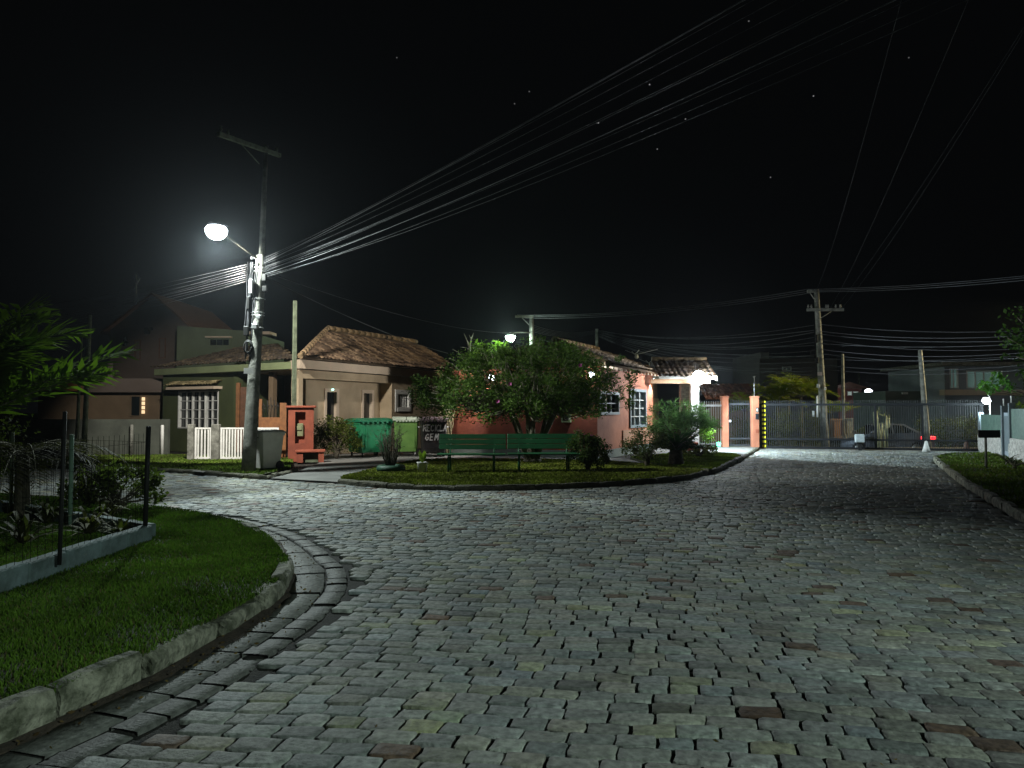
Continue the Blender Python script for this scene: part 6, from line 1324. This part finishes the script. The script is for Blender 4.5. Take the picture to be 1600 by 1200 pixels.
# ------------------------------------------------------------------ near left garden
def garden():
    zc = .135
    A = (-4.04, 8.4); Bn = (-4.1, 1.0)
    t = thing("low_garden_wall", "low blue grey concrete edging wall of the fenced garden", "wall", (A[0], A[1], zc)); m = MB()
    N = 14; 
    for i in range(N):
        y0 = -7.4 * i / N; y1 = -7.4 * (i + 1) / N + .006; dz = random.gauss(0, .006); dx = (Bn[0] - A[0]) * i / N; m.box((dx - .13 + random.gauss(0, .003), y1, -.03), (dx, y0, .17 + .05 * i / N + dz), bev=.012)
    m.build("edging", M['wallgrey'], t); m = MB()
    m.box((-5.5, -.0, -.03), (-.131, .12, .16), Matrix.Rotation(math.radians(-34), 4, 'Z'), bev=.01); m.build("rear_edging", M['wallgrey'], t)
    f = thing("wire_garden_fence", "dark wire fence on thin posts around the palm garden", "fence", (A[0], A[1], zc))
    posts = [(-.06, -.05, 1.28, .027, 'black'), (.06, -1.82, 1.45, .018, 'black'), (.0, -3.9, 1.45, .024, 'black'), (-.09, .0, 1.2, .02, 'polegreen')]
    c, s_ = math.cos(math.radians(146)), math.sin(math.radians(146))
    for k, (x, y, h, r, mm) in enumerate(posts): m = MB(); m.tube([(x, y, .1), (x + .02, y, h)], r, n=7); m.build("post", M[mm], f)
    for d in (1.75, 3.4, 5.0): m = MB(); m.tube([(c * d - .06, s_ * d, .0), (c * d - .06, s_ * d, 1.15)], .026, n=7); m.build("post", mat("pale_green_post", (.2, .32, .24), None, 8, .7) if d < 2 else M['polegreen'], f)
    w = MB()
    for k in range(60):   # along the near side
        y = -.05 - k * .1; w.box((-.051, y - .0015, .17), (-.048, y + .0015, 1.2))
    for k in range(48): d = .05 + k * .1; w.tube([(c * d - .06, s_ * d, .1), (c * d - .06, s_ * d, 1.1)], .0022, n=3)
    for z in (.3, .5, .7, .9, 1.1): w.tube([(-.05, -6, z), (-.05, -3, z - .015), (-.05, -.05, z)], .0018, n=3); w.tube([(-.06, 0, z), (c * 2.5 - .06, s_ * 2.5, z - .02), (c * 5 - .06, s_ * 5, z)], .0022, n=3)
    w.build("wire_mesh", mat("rusty_wire", (.02, .02, .016), None, 5, .95, spec=0.0), f)
    # palm at the frame edge
    palm("garden_palm", "broad fan of green palm fronds rising behind the garden fence", "palm", (-7.0, 9.3, zc), 1.2, 24, 2.3, .75, 44, .04, (.05, .1, .01), (.17, .25, .025), trunk_r=.14, curve=((.5, 1.45), (-.5, .7)), plum=.6)
    palm("dead_palm", "drooping brown dead fronds under the garden palm", "palm", (-6.7, 10.2, zc), .85, 16, 1.6, .42, 22, .014, (.03, .027, .009), (.06, .055, .018), trunk_r=.09, curve=((-.1, .7), (-1.6, -.8)), plum=.1)
    for (x, y, s, lab, c1, c2) in ((-4.95, 8.75, .42, "variegated rosette plant nearest the fence corner", (.07, .075, .02), (.2, .19, .07)), (-5.3, 8.1, .45, "dark strappy rosette among the garden plants", (.04, .05, .015), (.14, .14, .05)), (-4.5, 8.6, .3, "small yellow green tuft at the corner post", (.1, .12, .02), (.2, .22, .05)), (-5.9, 9.5, .5, "strappy plant below the dead fronds", (.05, .07, .015), (.15, .17, .04)), (-5.2, 9.5, .45, "yellowish strappy plant in the middle of the garden bed", (.09, .11, .02), (.2, .2, .05)), (-6.3, 8.5, .42, "dark low rosette near the palm trunk", (.03, .045, .01), (.1, .11, .03))):
        t = thing("rosette_plant", lab, "plant", (x, y, zc)); V = []; Fq = []; col = []
        for k in range(34):
            a = random.uniform(0, 2 * PI); el = random.uniform(.25, 1.35); L = s * random.uniform(.6, 1.15); w_ = .022 * random.uniform(.8, 1.3); d = Vector((math.cos(a), math.sin(a), 0)); sd = Vector((-math.sin(a), math.cos(a), 0)) * w_; n = len(V); mix = random.random(); cc = [(p * (1 - mix) + q * mix) * .55 for p, q in zip(c1, c2)]
            pts = [Vector((0, 0, 0)), d * L * math.cos(el) * .4 + Vector((0, 0, L * math.sin(el) * .55)), d * L * math.cos(el) * .8 + Vector((0, 0, L * math.sin(el) * .75)), d * L * (math.cos(el) + .25) + Vector((0, 0, L * math.sin(el) * .6))]
            for i, p in enumerate(pts): ww = sd * (1, 1.1, .8, .05)[i]; V += [p - ww, p + ww]; col += [cc, cc]
            for i in range(3): Fq.append((n + 2 * i, n + 2 * i + 1, n + 2 * i + 3, n + 2 * i + 2))
        npmesh("foliage", np.array([tuple(v) for v in V]), [np.array(Fq)], M['leaf'], parent=t, col=np.array(col))
    for (x, y, rx, rz, lab) in ((-5.6, 10.6, .7, .35, "sprawling dark ground cover shrub in the garden bed"), (-8.3, 10.8, 1.0, .9, "dark shrub at the back of the palm garden")):
        bush("garden_shrub", lab, "shrub", (x, y, zc), rx, rz, 3200, .07, (.03, .045, .01), (.1, .12, .03))
garden()
# posts on the verge across the side street
for (u, v0, v1, w, lab, mm) in ((253, 712, 664, 5, "short round white post at the end of the verge", 'white'), (205, 712, 663, 5, "short pale post in the middle of the verge row", 'polec'), (160, 711, 664, 5.5, "dull mossy short post deepest along the verge", 'polegreen')):
    p = G(u, v0, .09); z = P(u, v1, p.y).z; r = w / 1160 * p.y / 2; m = MB(); m.lathe([(r, 0), (r, z - .12), (r * .7, z - .09)], n=12); tag(m.build("verge_post", M[mm], loc=(p.x, p.y, .09)), lab, "post", "short posts on the verge")

# ------------------------------------------------------------------ lamps on the guardhouse
def wall_lamp(label, p, r, m=None, plate_dir=(0, 1, 0)):
    t = thing("wall_lamp", label, "lamp", tuple(p)); d = Vector(plate_dir).normalized(); mb = MB(); mb.tube([d * (r * .9), d * (r * .9 + .1)], r * .7, n=12); mb.build("mount", M['white'], t)
    mb = MB(); mb.lathe([(r * .3, -r), (r * .8, -r * .6), (r, 0), (r * .8, r * .6), (r * .3, r)], n=16); mb.build("globe", m or M['lampc'], t); return t
gn = (GT.to_3x3() @ Vector((0, 1, 0))); gs = (GTS.to_3x3() @ Vector((0, 1, 0)))
def onwall(u, v, A, B, T, off):
    s, z = hitw(u, v, A, B); return T @ Vector((s, off, z))
CcW = Vector((GA[0], GA[1], 0)) - gn * 5.35
LA = onwall(936, 583, (CcW.x, CcW.y), GA, GTS, .2); LA = GTS @ Vector((5.25, .22, 2.72))
wall_lamp("globe lamp at the front corner of the guardhouse beside the tree crown", LA, .1, plate_dir=-gs)
LB = onwall(773, 590, (CcW.x, CcW.y), GA, GTS, .22); wall_lamp("round lamp on the terracotta side wall seen through the tree", LB, .11, plate_dir=-gs)
LC = onwall(1016, 594, GA, GB, GT, .14); wall_lamp("small downlight under the eave by the large guardhouse window", LC, .06, plate_dir=-gn)
LD = Vector((PCX + .1, PYF - .02, P(1093, 590, PYF).z)); wall_lamp("brilliant lamp on the white porch column", LD, .26, M['lampw2'], plate_dir=(0, 1, 0))  # globe oversized to cover the lamp's bloom

# ------------------------------------------------------------------ lights (only real lamps)
def point(p, w, c, r=.08, name="lamp_light"):
    l = bpy.data.lights.new(name, 'POINT'); l.energy = w; l.color = c; l.shadow_soft_size = r; o = bpy.data.objects.new(name, l); o.location = p; sc.collection.objects.link(o); return o
def spot(p, tgt, w, c, deg, blend, r=.1, name="lamp_light"):
    l = bpy.data.lights.new(name, 'SPOT'); l.energy = w; l.color = c; l.spot_size = math.radians(deg); l.spot_blend = blend; l.shadow_soft_size = r
    o = bpy.data.objects.new(name, l); o.location = p; o.rotation_euler = (Vector(tgt) - Vector(p)).to_track_quat('-Z', 'Y').to_euler(); sc.collection.objects.link(o); return o
WH = (.86, .95, 1.0)
# the street lamp's light, split into added spots shaped to miss its own pole
def aim(az, dep): az, dep = math.radians(az), math.radians(dep); return LP1 + Vector((math.sin(az) * math.cos(dep), math.cos(az) * math.cos(dep), -math.sin(dep) - .25))
spot(LP1 + Vector((0, 0, -.29)), LP1 + Vector((-.3, -2.2, -2.6)), 320, (.84, .96, .95), 140, .35, r=.12)
spot(LP1 + Vector((0, 0, -.28)), aim(146, 29), 3300, (.82, .97, .95), 56, .5, r=.12)
spot(LP1 + Vector((0, 0, -.28)), aim(150, 62), 750, (.84, .97, .95), 104, .5, r=.12)
spot(LP1 + Vector((0, 0, -.29)), aim(-8, 31), 4000, (1.0, .96, .86), 74, .25, r=.12)
spot(LP1 + Vector((0, 0, -.29)), aim(73, 18), 3600, (.9, .97, .9), 54, .6, r=.12)
spot(LP1 + Vector((0, 0, -.29)), aim(98, 54), 1900, (.86, .97, .92), 70, .4, r=.12)
point(LP2 + Vector((0, -.1, -.42)), 1500, (.75, 1.0, .85), .15)
# sodium street lamp of the outer street, just out of view
pS = thing("sodium_lamp_pole", "street lamp pole with a warm lamp on the outer street beyond the pale house", "utility pole", (25.8, 34.0, -.46)); mb = MB(); mb.tube([(0, 0, 0), (0, 0, 7.2)], [.15, .1], n=10); mb.build("shaft", M['polec'], pS); mb = MB(); mb.tube([(0, 0, 6.8), (-.6, -.3, 7.1), (-1.2, -.6, 7.1)], .03, n=6); mb.build("lamp_arm", M['metal'], pS)
mb = MB(); mb.lathe([(.0001, -.14), (.12, -.1), (.16, 0)], (-1.25, -.6, 7.08), 14); mb.build("lamp_lens", emis("sodium_lamp_glass", (1, .8, .45), 40), pS)
spot((24.55, 33.4, 6.4), (14, 36, .5), 8000, (1.0, .86, .5), 78, .5, r=.12)
az = math.atan2(-13, 9); spot(LP9, LP9 + Vector((math.sin(az) * .5, math.cos(az) * .5, -.866)), 6300, (.78, 1.0, .9), 106, .45, r=.12)
point(LA + gs * .2, 130, WH, .06); spot(LB + gs * .3, (-5.2, 27.5, .9), 430, (1, .97, .9), 130, .4, r=.06); point(LB + gs * .3, 35, WH, .06); spot(LC + gn * .02 + Vector((0, 0, -.1)), LC + Vector((0, 0, -3)) - gn * .2, 160, WH, 110, .6, r=.04)
point(LD + Vector((.12, -.36, -.05)), 750, WH, .1)
spot(Vector(LD) + Vector((.1, -.3, 0)), Vector(LD) + Vector((5.0, -.6, -3)), 2500, (.72, .92, 1.0), 112, .15, r=.05)
point(LP8 + Vector((0, -.15, -.16)), 170, (.75, .95, 1.0), .05)
p = P(1357, 612, 54.6); point(p, 70, WH, .1)
p = P(1123, 694, 30.8); point(Vector((p.x, 30.75, .3)), 14, (.15, 1.0, .5), .05)
# ------------------------------------------------------------------ night sky with a few stars
w = bpy.data.worlds.new("World"); sc.world = w; w.use_nodes = True; nt = w.node_tree; bg = nt.nodes["Background"]
bg.inputs["Strength"].default_value = 1.0
geo = nt.nodes.new("ShaderNodeTexCoord"); acc = None
for (u, v, b_) in ((1015, 132, 1.0), (935, 192, .9), (1071, 186, .7), (1271, 150, .6), (1027, 233, .5), (1204, 277, .4), (827, 143, .3), (804, 162, .3), (1170, 33, .4), (620, 90, .25), (1420, 90, .25)):
    d = ray(u, v).normalized(); dp = nt.nodes.new("ShaderNodeVectorMath"); dp.operation = 'DISTANCE'; dp.inputs[1].default_value = d; nt.links.new(geo.outputs["Generated"], dp.inputs[0])
    lt = nt.nodes.new("ShaderNodeMath"); lt.operation = 'LESS_THAN'; lt.inputs[1].default_value = .00085; nt.links.new(dp.outputs["Value"], lt.inputs[0])
    ml = nt.nodes.new("ShaderNodeMath"); ml.operation = 'MULTIPLY_ADD'; ml.inputs[1].default_value = b_ * .3; nt.links.new(lt.outputs[0], ml.inputs[0]); ml.inputs[2].default_value = 0
    if acc is not None: nt.links.new(acc, ml.inputs[2])
    acc = ml.outputs[0]
cb = nt.nodes.new("ShaderNodeCombineXYZ"); [nt.links.new(acc, cb.inputs[i]) for i in range(3)]
ad = nt.nodes.new("ShaderNodeVectorMath"); ad.operation = 'ADD'; ad.inputs[1].default_value = (.0014, .0016, .0018); nt.links.new(cb.outputs[0], ad.inputs[0]); nt.links.new(ad.outputs[0], bg.inputs["Color"])
# ------------------------------------------------------------------ haze volume added for the glow round the lamps
HAZE = 0.00026
if HAZE > 0:
    m = bpy.data.materials.new("lamp_glow_haze"); m.use_nodes = True; nt = m.node_tree; nt.nodes.remove(nt.nodes["Principled BSDF"]); pv = nt.nodes.new("ShaderNodeVolumePrincipled")
    pv.inputs["Density"].default_value = HAZE; pv.inputs["Color"].default_value = (.85, .92, 1, 1); pv.inputs["Anisotropy"].default_value = .85; nt.links.new(pv.outputs[0], nt.nodes["Material Output"].inputs["Volume"])
    tag(MB().box((-290, -90, -2), (290, 450, 14)).build("haze", m), "thin haze added for the bloom around the lamps", "haze", kind="stuff")
# ------------------------------------------------------------------ render settings
sc.render.engine = 'CYCLES'; cy = sc.cycles; cy.use_denoising = True
try: cy.denoiser = 'OPENIMAGEDENOISE'
except Exception: pass
cy.max_bounces = 6; cy.diffuse_bounces = 3; cy.glossy_bounces = 2; cy.transmission_bounces = 2; cy.volume_bounces = 0; cy.sample_clamp_indirect = 3; cy.use_light_tree = True
cy.caustics_reflective = False; cy.caustics_refractive = False
vs = sc.view_settings; vs.view_transform = 'Standard'; vs.look = 'None'; vs.exposure = 0; vs.gamma = 1
